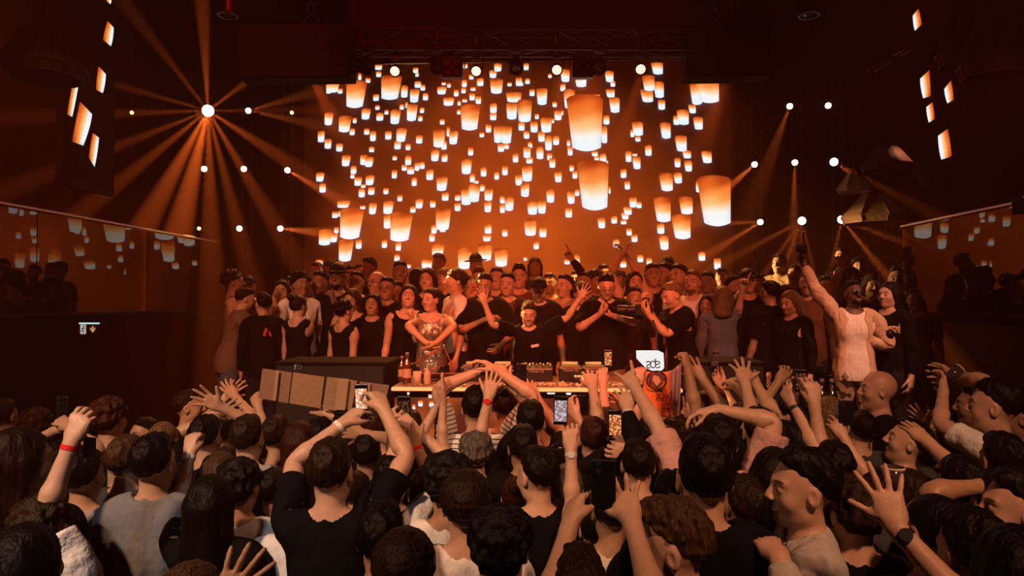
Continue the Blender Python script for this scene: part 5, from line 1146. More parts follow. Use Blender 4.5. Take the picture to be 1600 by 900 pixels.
fl_('person in black with raised left arm near the right edge, hair dark', 1556, 742, 2.7, hair='short', hc=HB, sc=BK, skin=ME, arms=(A_('L', 1538, 760, 'fist', 'f', reach=0.5),))
fl_('man in profile looking up left with short dark hair, black top, right side', 1407, 656, 3.85, yaw=72, hair='short', hc=HB, sc=BK, skin=LI, hd=(14, 0, 0))
fl_('bald man in black looking left beside the stage', 1371, 579, 4.65, yaw=80, hair='', sc=BK, skin=PK, hmax=1.95)
fl_('person in black filming with both hands up, phone lit brown, right of centre', 1302, 694, 3.15, hair='short', hc=HB, sc=BK, skin=LI, key='twoR',
    arms=(A_('L', 1240, 632, 'hold', 'fi', el=(1268, 700), reach=0.97), A_('R', 1272, 630, 'grip', 'f', el=(1298, 690), reach=0.97)), extra=(('band', 'L', (0.02, 0.02, 0.02), 'black'),))
fl_('long-haired blonde woman between the phone-filming arms and the bald man', 1292, 622, 4.5, yaw=40, hair='long', hc=HBL, sc=BK, skin=LI)
fl_('person with dark hair whose raised right hand holds up a dark phone, right of centre', 1364, 742, 3.2, hair='short', hc=HB, sc=BK, skin=LI, key='dkph', arms=(A_('L', 1318, 684, 'hold', 'f', el=(1345, 742), reach=0.93),))
fl_('man in white t-shirt lifting a small glass with both hands, near right edge', 1552, 596, 3.75, yaw=55, hair='short', hc=HB, sc=WH, skin=LI, key='glass', hmax=1.98,
    arms=(A_('L', 1474, 612, 'claw', 'f', el=(1492, 655), reach=0.93), A_('R', 1490, 588, 'claw', 'f', el=(1518, 592), reach=0.80)))
fl_('man whose profile shows beside the white-shirted one lifting a glass', 1524, 603, 4.35, yaw=62, hair='short', hc=HB, sc=BK, skin=ME, hmax=1.98)
fl_('person with raised open palms in the dark, left of the glass-lifting man', 1446, 690, 4.0, hair='short', hc=HB, sc=BK, skin=LI, arms=(A_('L', 1441, 668, 'open', 'b', reach=0.75), A_('R', 1454, 664, 'open', 'b', reach=0.8)))
fl_('dark-haired person lost in shadow below the white t-shirt at right', 1565, 680, 3.1, hair='short', hc=HB, sc=BK, skin=ME)
fl_('person with face half cut by the right edge, behind the glass-lifting man', 1594, 620, 4.1, yaw=60, hair='short', hc=HB, sc=BK, skin=ME)
fl_('person in black stretching a large spread hand with a black watch towards the stage', 1352, 945, 1.70, hair='short', hc=HB, sc=BK, skin=LI, key='watch', arms=(A_('R', 1402, 826, 'spread', 'f', el=(1434, 905), dy=0.14, bend=(0, 26)),), extra=(('watch', 'R', (0.01, 0.01, 0.01), 'black'),))
fl_('bearded man looking left with dark hair, before the raised arms right of centre', 1222, 662, 3.25, yaw=62, hair='short+beard', hc=HB, sc=BK, skin=LI, hd=(6, 12, 0))
fl_('curly dark-haired person looking up left beside the lit brown phone', 1226, 615, 4.15, yaw=58, hair='curly', hc=HB, sc=BK, skin=LI, hd=(8, 0, 0))
fl_('dark-haired person behind the bent elbow of the man in pink', 1166, 634, 4.0, hair='curly', hc=HB, sc=BK, skin=ME, arms=(A_('R', 1152, 606, 'hold', 'f', el=(1175, 640), reach=0.96),))
fl_('copper-haired woman near the flag', 1113, 606, 4.6, hair='bob', hc=(0.40, 0.10, 0.02), sc=(0.2, 0.22, 0.3), skin=LI, arms=(A_('R', 1128, 603, 'grip', 'b', el=(1142, 640), reach=0.98),), key='copper')
fl_('blond man in profile just left of the copper-haired woman', 1093, 612, 4.3, yaw=68, hair='buzz', hc=HBL, sc=(0.4, 0.3, 0.25), skin=PK, arms=(A_('L', 1078, 655, 'flat', 'i', el=(1082, 690), reach=0.6),))
fl_('person in black waving a big open hand, right of the copper-haired woman', 1185, 640, 3.7, hair='short', hc=HB, sc=BK, skin=LI, arms=(A_('L', 1164, 598, 'spread', 'f', el=(1182, 640), reach=0.97), A_('R', 1180, 600, 'open', 'f', el=(1200, 640), reach=0.97)))
fl_('short-haired person in black with one thin raised hand, far side right of the flag', 1232, 640, 4.35, hair='short', hc=HB, sc=BK, skin=ME, arms=(A_('L', 1217, 596, 'relax', 'f', reach=0.98),))
fl_('person with dark hair reaching both hands to the flag from the right', 1130, 640, 4.25, hair='short', hc=HB, sc=BK, skin=ME, arms=(A_('L', 1074, 572, 'fist', 'd', el=(1102, 608), reach=0.97), A_('R', 1094, 585, 'open', 'f', el=(1126, 622), reach=0.95)))
fl_('person in black sleeves raising the left hand with bracelets before the flag', 996, 690, 3.3, hair='short', hc=HB, sc=BK, skin=LI, shirt='long', key='brace', arms=(A_('L', 981, 640, 'open', 'f', el=(984, 690), reach=0.96), A_('R', 988, 705, 'grip', 'f', reach=0.6)), extra=(('band', 'L', (0.6, 0.5, 0.4), 'pale'),))
fl_('person raising a hand with a dark bracelet next to the white sign box', 1012, 655, 4.05, hair='short', hc=HB, sc=BK, skin=PK, arms=(A_('L', 1000, 590, 'fist', 'f', el=(1014, 628), reach=0.99),), extra=(('band', 'L', (0.03, 0.02, 0.02), 'black2'),))
fl_('person with dark hair holding a phone upright before the booth end', 948, 640, 4.3, hair='short', hc=HRD, sc=BK, skin=PK, key='ph950', arms=(A_('L', 942, 598, 'grip', 'f', el=(950, 640), reach=0.99), A_('R', 978, 640, 'open', 'i', reach=0.8)))
fl_('auburn-haired person with arm up below the small effects unit', 927, 655, 3.95, hair='short', hc=HRD, sc=BK, skin=LI, key='ph912', arms=(A_('L', 902, 652, 'grip', 'fi', el=(908, 700), reach=0.72), A_('R', 926, 606, 'claw', 'f', el=(940, 650), reach=0.97)))
fl_('person in black with silver watch holding the teal-screened phone', 932, 790, 2.95, hair='short', hc=HB, sc=BK, skin=LI, key='ph875', arms=(A_('L', 893, 686, 'grip', 'f', el=(926, 745), reach=0.93),), extra=(('watch', 'L', (0.6, 0.58, 0.55), 'silver'),))
fl_('person in black holding up the phone with an orange picture, right of centre', 968, 735, 3.3, hair='curly', hc=HB, sc=BK, skin=ME, shirt='long', key='ph961', arms=(A_('L', 960, 700, 'grip', 'fi', reach=0.55), A_('R', 985, 694, 'grip', 'fi', el=(1000, 720), reach=0.62)))
fl_('person with dark hair in black holding a dark phone sideways at the centre', 829, 628, 3.95, hair='short', hc=HB, sc=BK, skin=LI, key='ph815', arms=(A_('L', 800, 604, 'grip', 'i', el=(812, 640), reach=0.8), A_('R', 838, 622, 'hold', 'f', el=(862, 672), reach=0.85)))
fl_('broad dark-haired person in black in front of the phone holder at the centre', 818, 667, 3.3, hair='short', hc=HB, sc=BK, skin=ME, shirt='loose')
fl_('person in white striped t-shirt joining both hands overhead before the booth', 745, 606, 4.0, hair='short', hc=HB, sc=WH, pat='stripe', skin=LI, hmax=1.9, arms=(A_('L', 748, 581, 'relax', 'd', el=(712, 625), reach=0.72), A_('R', 778, 580, 'relax', 'd', el=(808, 622), reach=0.72)))
fl_('auburn-haired person right of the one in white stripes', 790, 606, 4.45, hair='short', hc=HRD, sc=(0.5, 0.3, 0.25), skin=LI)
fl_('grey curly-haired person raising a hand with a red wristwatch, centre', 744, 679, 3.55, hair='curly', hc=HGR, sc=BK, skin=LI, arms=(A_('R', 763, 622, 'open', 'f', el=(756, 672), reach=0.97),), extra=(('watch', 'R', (0.6, 0.02, 0.02), 'redw'),))
fl_('short dark-haired person left of the grey curls', 698, 656, 4.2, hair='buzz', hc=HB, sc=BK, skin=LI)
fl_('person pressing both palms together left of the white stripes', 662, 690, 3.9, hair='short', hc=HB, sc=BK, skin=LI, arms=(A_('R', 692, 622, 'flat', 'i', el=(672, 665), reach=0.98), A_('L', 684, 632, 'flat', 'i', el=(658, 672), reach=0.98)))
fl_('person in black holding up a dim phone in both hands, left', 612, 712, 3.2, hair='short', hc=HB, sc=BK, skin=LI, key='ph630', arms=(A_('L', 612, 668, 'grip', 'fi', el=(588, 735), reach=0.8), A_('R', 648, 672, 'grip', 'fi', el=(662, 745), reach=0.8)))
fl_('person reaching one hand up between the two left phones', 575, 680, 3.7, hair='short', hc=HB, sc=BK, skin=ME, arms=(A_('R', 566, 678, 'open', 'f', reach=0.6),))
fl_('person holding the cardboard banner from below with one arm', 500, 655, 4.2, hair='short', hc=HB, sc=BK, skin=LI, arms=(A_('R', 507, 646, 'grip', 'f', reach=0.8),))
fl_('dark-haired person with raised fist beside the banner, black long sleeve', 432, 652, 3.85, hair='short', hc=HBR, sc=BK, skin=LI, shirt='tee', arms=(A_('L', 403, 634, 'fist', 'f', el=(417, 690), reach=0.95),))
fl_('person with brown hair and grey t-shirt carrying a dark backpack, left', 388, 652, 3.7, hair='short', hc=HBR, sc=GY, skin=LI, key='pack')
fl_('person in black with bent arms and open hands raised, left side', 322, 652, 3.8, hair='short', hc=HB, sc=BK, skin=LI, arms=(A_('R', 346, 636, 'spread', 'b', el=(368, 690), reach=0.72), A_('L', 330, 650, 'open', 'f', reach=0.7)))
fl_('person behind with both hands high beside the banner, far left of it', 352, 650, 4.3, hair='short', hc=HB, sc=DG, skin=LI, arms=(A_('L', 352, 622, 'open', 'f', reach=0.9), A_('R', 368, 620, 'open', 'f', reach=0.95)))
fl_('woman with long dark hair in black raising a fist with white-faced watch, left', 332, 745, 2.75, hair='long', hc=HB, sc=BK, skin=LI, shirt='tee', arms=(A_('L', 297, 708, 'fist', 'f', el=(283, 790), reach=0.93),), extra=(('watch', 'L', (0.7, 0.68, 0.65), 'wface'),))
fl_('woman with long light-brown hair behind the dark-haired one', 346, 709, 3.25, hair='long', hc=HLB, sc=BK, skin=LI)
fl_('person with curly dark head right of the long-haired women', 376, 722, 3.15, hair='curly', hc=HB, sc=WH, skin=ME)
fl_('person in maroon top squeezed behind the white t-shirt, left of centre', 428, 735, 3.3, hair='short', hc=HB, sc=(0.16, 0.015, 0.025), skin=ME)
fl_('person with light-brown cropped hair behind the grey t-shirt', 257, 659, 3.8, hair='buzz', hc=HBL, sc=BK, skin=LI)
fl_('short brown-haired person in dark t-shirt left of the grey t-shirt', 198, 684, 3.3, hair='short', hc=HLB, sc=DG, skin=LI, arms=(A_('L', 170, 770, 'grip', 'f', reach=0.6),), key='ph158')
fl_('person with wavy auburn hair and beige jacket, far left', 172, 625, 4.0, hair='curly', hc=(0.12, 0.025, 0.012), sc=(0.42, 0.32, 0.24), shirt='jacket', skin=LI)
fl_('bespectacled face turned left between auburn and cropped hair', 224, 655, 4.6, yaw=150, hair='short', hc=HB, sc=BK, skin=LI, extra=('glasses',))
fl_('dark-haired person in profile above the cropped light-brown hair', 296, 612, 4.9, yaw=-70, hair='short', hc=HBR, sc=BK, skin=LI)
fl_('person in silvery knit top facing away, left side', 132, 706, 3.1, hair='short', hc=HB, sc=(0.35, 0.35, 0.36), pat='plaid', shirt='long', skin=LI)
fl_('person in white t-shirt raising a bent arm with red wristband, far left', 70, 782, 2.35, hair='curly', hc=HBR, sc=WH, skin=LI, key='redb', arms=(A_('R', 112, 690, 'grip', 'f', el=(104, 760), reach=0.80),), extra=(('band', 'R', (0.7, 0.02, 0.02), 'red'),))
fl_('person with long dark hair filling the bottom left corner', 45, 822, 1.95, hair='long', hc=HB, sc=BK, skin=ME)
fl_('dark reddish-haired person at the left edge above the corner', 34, 672, 2.6, hair='long', hc=(0.03, 0.008, 0.005), sc=BK, skin=ME, hd=(0, -40, 0))
fl_('person holding up a tall dark phone in both hands, far left', 100, 690, 3.7, hair='short', hc=HB, sc=BK, skin=LI, key='ph97', arms=(A_('L', 86, 672, 'grip', 'fi', reach=0.6), A_('R', 108, 668, 'grip', 'fi', reach=0.6)))
fl_('person with reddish hair cut by the left edge', 6, 626, 4.6, hair='short', hc=HRD, sc=BK, skin=ME)
fl_('person whose big spread hand rises from the bottom edge, left of centre', 400, 985, 1.55, hair='short', hc=HB, sc=BK, skin=LI, arms=(A_('L', 338, 950, 'spread', 'f', dy=0.10, bend=(0, 30)),), hmin=1.4)
fl_('person with streaky brown hair just peeking over the bottom edge, left', 300, 884, 1.85, hair='bowl', hc=HLB, sc=BK, skin=LI)
fl_('brown-haired person in black crouched at the bottom right of the lens phone', 905, 872, 1.9, hair='quiff', hc=HBR, sc=BK, skin=ME)
fl_('person in dark top between the maroon top and the banner holder', 470, 660, 3.75, hair='long', hc=HRD, sc=BK, skin=LI)
for px, py, Z, lab in ((545, 632, 4.3, 'reddish-lit face under the right half of the banner'), (590, 640, 4.15, 'dark head just right of the glowing phone hand'), (640, 640, 4.4, 'dark head before the booth, under the pale bottle'),
                       (868, 640, 4.5, 'dark head before the booth between the two glowing phones'), (1056, 655, 4.0, 'dark head under the grey part of the flag'), (1040, 668, 3.7, 'dark head between the horn-making arm and the flag'),
                       (1200, 700, 3.1, 'dark head left of the laughing man'), (1285, 735, 2.9, 'dark head right of the laughing man'), (1420, 735, 3.0, 'dark head above the spread hand with the black watch'), (1340, 640, 4.4, 'dark head between the blonde woman and the bald man'),
                       (1480, 660, 3.9, 'dark head under the lifted glass'), (150, 645, 4.4, 'dark head left of the auburn waves'), (60, 640, 4.5, 'dark head left of the tall dark phone'), (560, 735, 3.3, 'dark head beside the filming man, right shoulder'),
                       (665, 735, 3.0, 'dark head left of the dark curls'), (1160, 745, 2.9, 'dark head right of the neat-haired person'), (1530, 800, 2.1, 'dark figure low at the right, under the flat hand'),
                       (1590, 830, 2.0, 'dark figure in the bottom right corner'),(520, 640, 4.45, 'dark head behind the banner holder')):
    fl_(lab, px, py, Z, hair=random.choice(['short', 'short', 'curly', 'buzz', 'bob']), hc=random.choice([HB, HBR, HRD]), sc=random.choice([BK, BK, DG, (0.03, 0.015, 0.012)]), skin=random.choice([LI, ME]), hd=(random.uniform(-6, 8), random.uniform(-30, 30), random.uniform(-6, 6)))

# ---- on the stage, facing the camera unless turned
SB = 0.9
def sg(label, px, py, Z, yaw=180, base=None, **k):
    b_ = base if base is not None else (1.2 if Z > 8.3 else SB)
    return person(label, px, py, Z, yaw=RD(yaw), base=b_, hmin=1.48, hmax=1.95, **k)
fr = dict(far=-1)
sg('performer in black t-shirt behind the decks, both arms spread wide, looking down', 826, 476, 6.2, hair='quiff', hc=HLB, sc=BK, skin=LI, hd=(-12, 0, 0), lean=(6, 0, 0), shirt='loose', key='dj',
   arms=(A_('R', 757, 473, 'open', 'f', el=(780, 500), reach=0.86, far=-1), A_('L', 906, 466, 'spread', 'f', el=(886, 500), reach=0.86, far=-1)))
sg('big man in black t-shirt with glasses looking down at his phone', 947, 427, 6.6, hair='short', hc=HB, sc=BK, skin=PK, hd=(-24, 0, 0), shirt='loose', tr=(0.2, 0.14, 0.1), extra=('glasses',), key='texter',
   arms=(A_('R', 936, 492, 'grip', 'u', el=(922, 495), reach=0.6, far=-1), A_('L', 958, 494, 'grip', 'u', el=(985, 498), reach=0.6, far=-1)))
sg('blond man in black t-shirt aiming a camera from the right of the booth', 1052, 441, 6.3, yaw=112, hair='short', hc=HBL, sc=BK, skin=LI, hd=(-16, 0, 0), lean=(8, 0, 0), shirt='loose', key='photog',
   arms=(A_('R', 1012, 480, 'grip', 'b', el=(1035, 515), reach=0.7), A_('L', 1014, 492, 'grip', 'b', el=(1050, 530), reach=0.75)))
sg('tall man in beige jacket and white t-shirt raising a dark-gloved arm, sunglasses on', 1334, 440, 6.1, yaw=168, hair='short+beard', hc=HB, sc=(0.55, 0.38, 0.28), shirt='open', skin=DK, hd=(6, 18, 0), tr=(0.28, 0.22, 0.16), trpat='camo', extra=('sunglasses',), key='hero',
   arms=(A_('R', 1256, 412, 'fist', 'f', el=(1272, 470), reach=0.96, far=-1), A_('L', 1348, 528, 'hold', 'i', el=(1362, 545), reach=0.45, far=-1)))
sg('woman with long black hair looking left beside the man in beige', 1388, 442, 6.2, yaw=120, hair='long', hc=HB, sc=BK, skin=LI, shirt='long', arms=(A_('R', 1378, 520, 'hold', 'i', reach=0.6),), key='wom')
sg('man in dark brown coat standing left of the man in beige', 1262, 425, 6.9, yaw=150, hair='short', hc=HB, sc=(0.12, 0.045, 0.025), shirt='jacket', skin=ME)
sg('blonde woman in black dress looking down left', 1236, 455, 6.5, yaw=125, hair='bob', hc=HBL, sc=BK, skin=LI, shirt='long', hd=(-14, 0, 0))
sg('broad man in black with his back to the blonde woman', 1202, 440, 6.8, yaw=30, hair='short', hc=HB, sc=BK, skin=ME, shirt='loose')
sg('man in a cap pointing one finger up, forehead bright', 1168, 421, 7.0, hair='cap', hc=HB, sc=BK, skin=LI, arms=(A_('R', 1160, 452, 'point', 'f', el=(1150, 480), reach=0.62, far=-1),))
sg('blonde woman in denim jacket, back turned, right of the photographer', 1128, 448, 6.7, yaw=-10, hair='bob', hc=HBL, sc=(0.10, 0.12, 0.16), shirt='long', skin=LI, arms=(A_('R', 1152, 462, 'relax', 'i', el=(1145, 485), reach=0.5),))
sg('man in pale shirt lit yellow, far back on the right', 1217, 398, 8.6, yaw=140, hair='short', hc=HBR, sc=(0.55, 0.40, 0.24), skin=LI, shirt='long')
sg('man in dark open shirt looking left, high at the back right', 1315, 388, 8.6, yaw=120, hair='short', hc=HBR, sc=BK, skin=LI, shirt='open', us=(0.4, 0.2, 0.12), base=1.4)
sg('dim figure behind the man in dark open shirt', 1342, 404, 8.9, yaw=160, hair='curly', hc=HB, sc=BK, skin=ME, base=1.4)
sg('dim figure in front of the drawer cabinet', 1402, 418, 7.2, yaw=150, hair='short', hc=HBR, sc=(0.05, 0.02, 0.015), skin=ME, base=0.9)
sg('man with light beard in white t-shirt, right of the dark profile pair', 1082, 424, 7.2, yaw=150, hair='short+beard', hc=HBL, sc=WH, skin=LI)
sg('man in white t-shirt looking left behind the photographer', 1060, 414, 7.6, yaw=130, hair='short', hc=HBR, sc=WH, skin=LI)
sg('man in backlit cap above the dark profile pair', 1042, 401, 8.6, yaw=150, hair='cap', hc=HB, sc=BK, skin=ME)
sg('dark-haired man of the profile pair, facing the camera', 1020, 413, 7.7, hair='short', hc=HB, sc=BK, skin=ME)
sg('rim-lit man of the profile pair, looking left', 1038, 412, 7.9, yaw=130, hair='short', hc=HB, sc=BK, skin=LI)
sg('woman clasping both raised arms above her head, backlit', 992, 425, 7.6, yaw=185, hair='long', hc=HBR, sc=BK, shirt='tank', skin=LI, arms=(A_('R', 972, 398, 'claw', 'i', el=(968, 425), reach=0.93, far=-1), A_('L', 978, 397, 'claw', 'i', el=(1002, 422), reach=0.93, far=-1)))
sg('person in black pointing a finger high at the screen, backlit', 912, 426, 7.9, yaw=170, hair='short', hc=HBR, sc=BK, skin=ME, shirt='long', arms=(A_('R', 893, 404, 'point', 'f', el=(904, 428), reach=0.8, far=-1),))
sg('fair-haired person behind the performer\'s right-hand open palm', 908, 441, 7.0, hair='bowl', hc=HLB, sc=BK, skin=LI, shirt='long', hd=(-12, 10, 0))
sg('young man in open light jacket looking left', 882, 430, 7.1, yaw=140, hair='short', hc=HBR, sc=(0.36, 0.18, 0.12), shirt='open', us=(0.4, 0.2, 0.15), skin=LI)
sg('man in black t-shirt looking down right behind the performer, cap on', 842, 433, 6.9, hair='cap', hc=HB, sc=BK, skin=LI, hd=(-26, 0, 0), shirt='loose')
sg('silhouetted woman with very long hair against the screen', 836, 403, 8.8, hair='long', hc=HBR, sc=(0.03, 0.015, 0.01), skin=ME)
sg('man with swept hair behind the open-shirted man', 811, 416, 7.7, hair='quiff', hc=HBR, sc=(0.12, 0.05, 0.03), skin=LI)
sg('man in open dark shirt standing left behind the performer', 793, 427, 7.1, hair='short', hc=HB, sc=(0.04, 0.02, 0.015), shirt='open', us=(0.12, 0.05, 0.03), skin=LI, hd=(-4, -8, 0))
sg('rim-lit head left of the open-shirted man', 776, 419, 7.9, hair='short', hc=HBR, sc=(0.1, 0.03, 0.02), skin=LI)
sg('bearded man in black t-shirt touching his wrist, left of the performer', 758, 427, 6.8, hair='short+beard', hc=HB, sc=BK, skin=ME, hd=(-16, -6, 0), shirt='loose', arms=(A_('R', 756, 500, 'relax', 'i', el=(728, 505), reach=0.55, far=-1), A_('L', 783, 540, 'relax', 'i', reach=0.9, far=-1)))
sg('older grey-haired man behind the bearded one', 737, 437, 7.2, hair='buzz', hc=HGR, sc=(0.05, 0.02, 0.015), skin=PK)
sg('rim-lit man above the grey-haired one', 748, 421, 7.9, hair='quiff', hc=HLB, sc=BK, skin=LI)
sg('brown-haired young man in white t-shirt looking left', 711, 421, 6.9, yaw=115, hair='bowl', hc=HBR, sc=WH, skin=LI)
sg('blond person behind the young man in white', 694, 420, 7.5, yaw=140, hair='bowl', hc=HBL, sc=BK, skin=LI)
sg('woman in sparkling halter top with long ponytail hair', 674, 451, 6.5, hair='ponytail', hc=HBR, sc=(0.20, 0.14, 0.11), pat='sequin', shirt='tank', skin=LI, hd=(-4, -28, 0), arms=(A_('R', 664, 535, 'relax', 'i', el=(650, 515), reach=0.85, far=-1), A_('L', 682, 535, 'relax', 'i', el=(697, 515), reach=0.85, far=-1)))
sg('smiling woman in black top with long hair and a hand on her chest', 637, 446, 6.6, hair='long', hc=HBR, sc=BK, shirt='tank', skin=LI, hd=(4, 8, -4), extra=('smile',), arms=(A_('L', 645, 500, 'fist', 'i', el=(650, 525), reach=0.5, far=-1),))
sg('woman with loose hair behind the sparkling top', 668, 420, 7.3, yaw=170, hair='long', hc=HBR, sc=BK, skin=LI)
sg('dark long-haired woman turned away beside the loose-haired one', 650, 420, 7.5, yaw=60, hair='long', hc=HB, sc=BK, skin=ME)
sg('man with short dark hair high behind the smiling woman', 625, 409, 7.8, hair='short', hc=HB, sc=BK, skin=ME, hd=(0, 15, 0))
sg('man in glasses and black shirt left of the smiling woman', 604, 434, 6.9, hair='short', hc=HB, sc=BK, skin=ME, extra=('glasses',), shirt='loose')
sg('bald man with glasses on the left of the stage', 588, 424, 7.3, yaw=150, hair='', sc=BK, skin=PK, extra=('glasses',))
sg('dark-haired woman standing before the bald man', 582, 460, 6.7, hair='bob', hc=HB, sc=BK, skin=ME, shirt='long')
sg('bespectacled man left of the bald man', 557, 425, 7.3, hair='short', hc=HB, sc=BK, skin=LI, extra=('glasses',))
sg('man in wide-brimmed hat and glasses', 527, 416, 7.2, hair='hat+beard', hc=HB, sc=BK, skin=ME, extra=('glasses',), arms=(A_('L', 522, 470, 'fist', 'i', el=(530, 495), reach=0.45, far=-1),))
sg('woman with wavy light-brown hair in black strapped top, eyes down', 551, 452, 6.8, hair='long', hc=HLB, sc=BK, shirt='tank', skin=LI, hd=(-14, -10, 0))
sg('woman with curly dark hair, bare shoulders and strapped black top, back turned', 538, 470, 6.35, yaw=-35, hair='curly', hc=HB, sc=BK, shirt='tank', skin=LI, arms=(A_('R', 545, 545, 'relax', 'i', el=(548, 540), reach=0.6),))
sg('man with dark hair in dark shirt right of the curly-haired one', 500, 425, 7.2, yaw=165, hair='short', hc=HB, sc=BK, skin=ME, shirt='long')
sg('man with dark curls in white t-shirt looking right', 470, 427, 7.0, yaw=215, hair='curly', hc=HB, sc=WH, skin=ME, hd=(0, 8, 0))
sg('woman with pinned-up hair in black tank top raising a hand with white wristband', 467, 461, 6.45, yaw=-28, hair='bun', hc=HBR, sc=BK, shirt='tank', skin=LI, arms=(A_('R', 477, 518, 'spread', 'i', el=(466, 545), reach=0.55),), extra=(('band', 'R', (0.8, 0.75, 0.7), 'white'),))
sg('laughing woman holding her hands to her face, left of the stage', 440, 439, 7.1, yaw=190, hair='bob', hc=HBR, sc=(0.2, 0.1, 0.07), shirt='long', skin=LI, arms=(A_('R', 430, 475, 'relax', 'i', el=(430, 495), reach=0.4, far=-1),))
sg('man in black jacket with red print, back turned, left of the stage', 412, 459, 6.6, yaw=12, hair='short', hc=HB, sc=BK, shirt='jacket', skin=LI, hd=(0, 30, 0), key='redprint')
sg('big man in brown t-shirt and jeans leaning to talk, hand at his ear', 388, 452, 6.8, yaw=-55, hair='short', hc=HBR, sc=(0.17, 0.10, 0.075), shirt='loose', skin=LI, tr=(0.10, 0.11, 0.14), lean=(14, 0, 0), arms=(A_('R', 372, 492, 'relax', 'i', el=(362, 525), reach=0.5),))
sg('person in vest with frizzy fair hair at the far left of the stage', 366, 424, 7.4, yaw=-70, hair='curly', hc=HLB, sc=(0.25, 0.15, 0.10), shirt='tank', skin=LI)
sg('person in backlit cap at the far left back row', 388, 432, 7.9, yaw=200, hair='cap', hc=HB, sc=(0.1, 0.05, 0.03), skin=ME)
for px, py, Z, yaw, hr, lab in ((495, 411, 8.7, 180, 'short', 'back-row head left of the wide-brimmed hat'), (516, 410, 8.9, 170, 'curly', 'back-row head directly behind the wide-brimmed hat'), (548, 416, 8.5, 190, 'short', 'back-row head between hat and bespectacled man'),
                                (578, 405, 8.7, 160, 'quiff', 'highest back-row head above the bald man'), (565, 413, 9.0, 180, 'short', 'back-row head above the bespectacled man'), (686, 397, 8.9, 180, 'short', 'backlit silhouette with one ear against a low lantern'),
                                (745, 400, 8.8, 175, 'hat', 'backlit silhouette in a flat hat against low lanterns'), (716, 425, 8.4, 180, 'short', 'back-row head behind the young man in white'), (930, 424, 7.9, 190, 'curly', 'curly head between pointing arm and the big texting man'),
                                (944, 414, 8.5, 180, 'short', 'back-row head directly above the texting man'), (900, 424, 8.6, 180, 'short', 'back-row head below the pointing finger'), (968, 425, 8.4, 175, 'curly', 'back-row head left of the clasped arms'),
                                (1012, 430, 8.5, 180, 'short', 'back-row head left of the profile pair'), (1105, 425, 8.2, 160, 'short', 'back-row head right of the light beard'), (1128, 420, 8.6, 150, 'short', 'back-row silhouette under the small low lantern'),
                                (1148, 432, 7.6, 200, 'short', 'dark head left of the pointing man in a cap'), (1185, 430, 8.4, 180, 'curly', 'back-row head right of the pointing man in a cap'), (1240, 415, 8.5, 170, 'short', 'back-row head between pale shirt and brown coat'),
                                (1290, 432, 7.6, 175, 'short', 'dim head between the brown coat and the beige jacket'), (1360, 430, 7.7, 170, 'bob', 'dim head between beige jacket and long black hair'), (1430, 452, 6.9, 140, 'short', 'dim figure right of the long black hair'),
                                (620, 440, 7.4, 180, 'short', 'dark head wedged between glasses and smile, left of the booth'), (860, 428, 8.2, 185, 'short', 'dim head right of the man looking down in a cap'), (990, 450, 7.0, 170, 'short', 'dark figure right of the big texting man'),
                                (455, 434, 7.8, 185, 'short', 'dim head left of the dark curls'), (530, 440, 7.9, 180, 'bob', 'dim head under the wide-brimmed hat'), (1105, 462, 6.9, 170, 'bob', 'dark figure between the photographer and the denim jacket')):
    sg(lab, px, py, Z, yaw=yaw, hair=hr, hc=random.choice([HB, HBR]), sc=random.choice([BK, (0.06, 0.025, 0.018), (0.03, 0.014, 0.01)]), skin=random.choice([LI, ME]), hd=(random.uniform(-8, 4), random.uniform(-25, 25), random.uniform(-5, 5)))

flush()
# ------------------------------------------------------------------ what the people hold
def scr_mat(name, c0, c1, s, e):
    if name in MATS: return MATS[name]
    m = bpy.data.materials.new(name); m.use_nodes = True; nt = m.node_tree; b = nt.nodes['Principled BSDF']; b.inputs['Base Color'].default_value = (0.01, 0.01, 0.01, 1); b.inputs['Roughness'].default_value = 0.1
    tc = N(nt, 'ShaderNodeTexCoord'); v = N(nt, 'ShaderNodeTexVoronoi'); v.inputs['Scale'].default_value = s; nt.links.new(tc.outputs['Object'], v.inputs['Vector'])
    r = N(nt, 'ShaderNodeValToRGB'); nt.links.new(v.outputs['Distance'], r.inputs[0]); q = r.color_ramp.elements; q[0].position = 0.25; q[0].color = (*c1, 1); q[1].position = 0.5; q[1].color = (*c0, 1)
    nt.links.new(r.outputs[0], b.inputs['Emission Color']); b.inputs['Emission Strength'].default_value = e; MATS[name] = m; return m
S_OR = scr_mat('phone_orange', (0.45, 0.07, 0.01), (1.0, 0.55, 0.25), 75, 1.0); S_BR = scr_mat('phone_bright', (0.75, 0.30, 0.14), (1.0, 0.85, 0.7), 60, 1.1)
S_MX = scr_mat('phone_mixed', (0.35, 0.22, 0.25), (0.75, 0.70, 0.75), 70, 0.9); S_DM = scr_mat('phone_dim', (0.02, 0.004, 0.003), (0.35, 0.10, 0.06), 95, 0.6); S_OFF = mat('phone_glass', (0.008, 0.008, 0.009), 0.12)
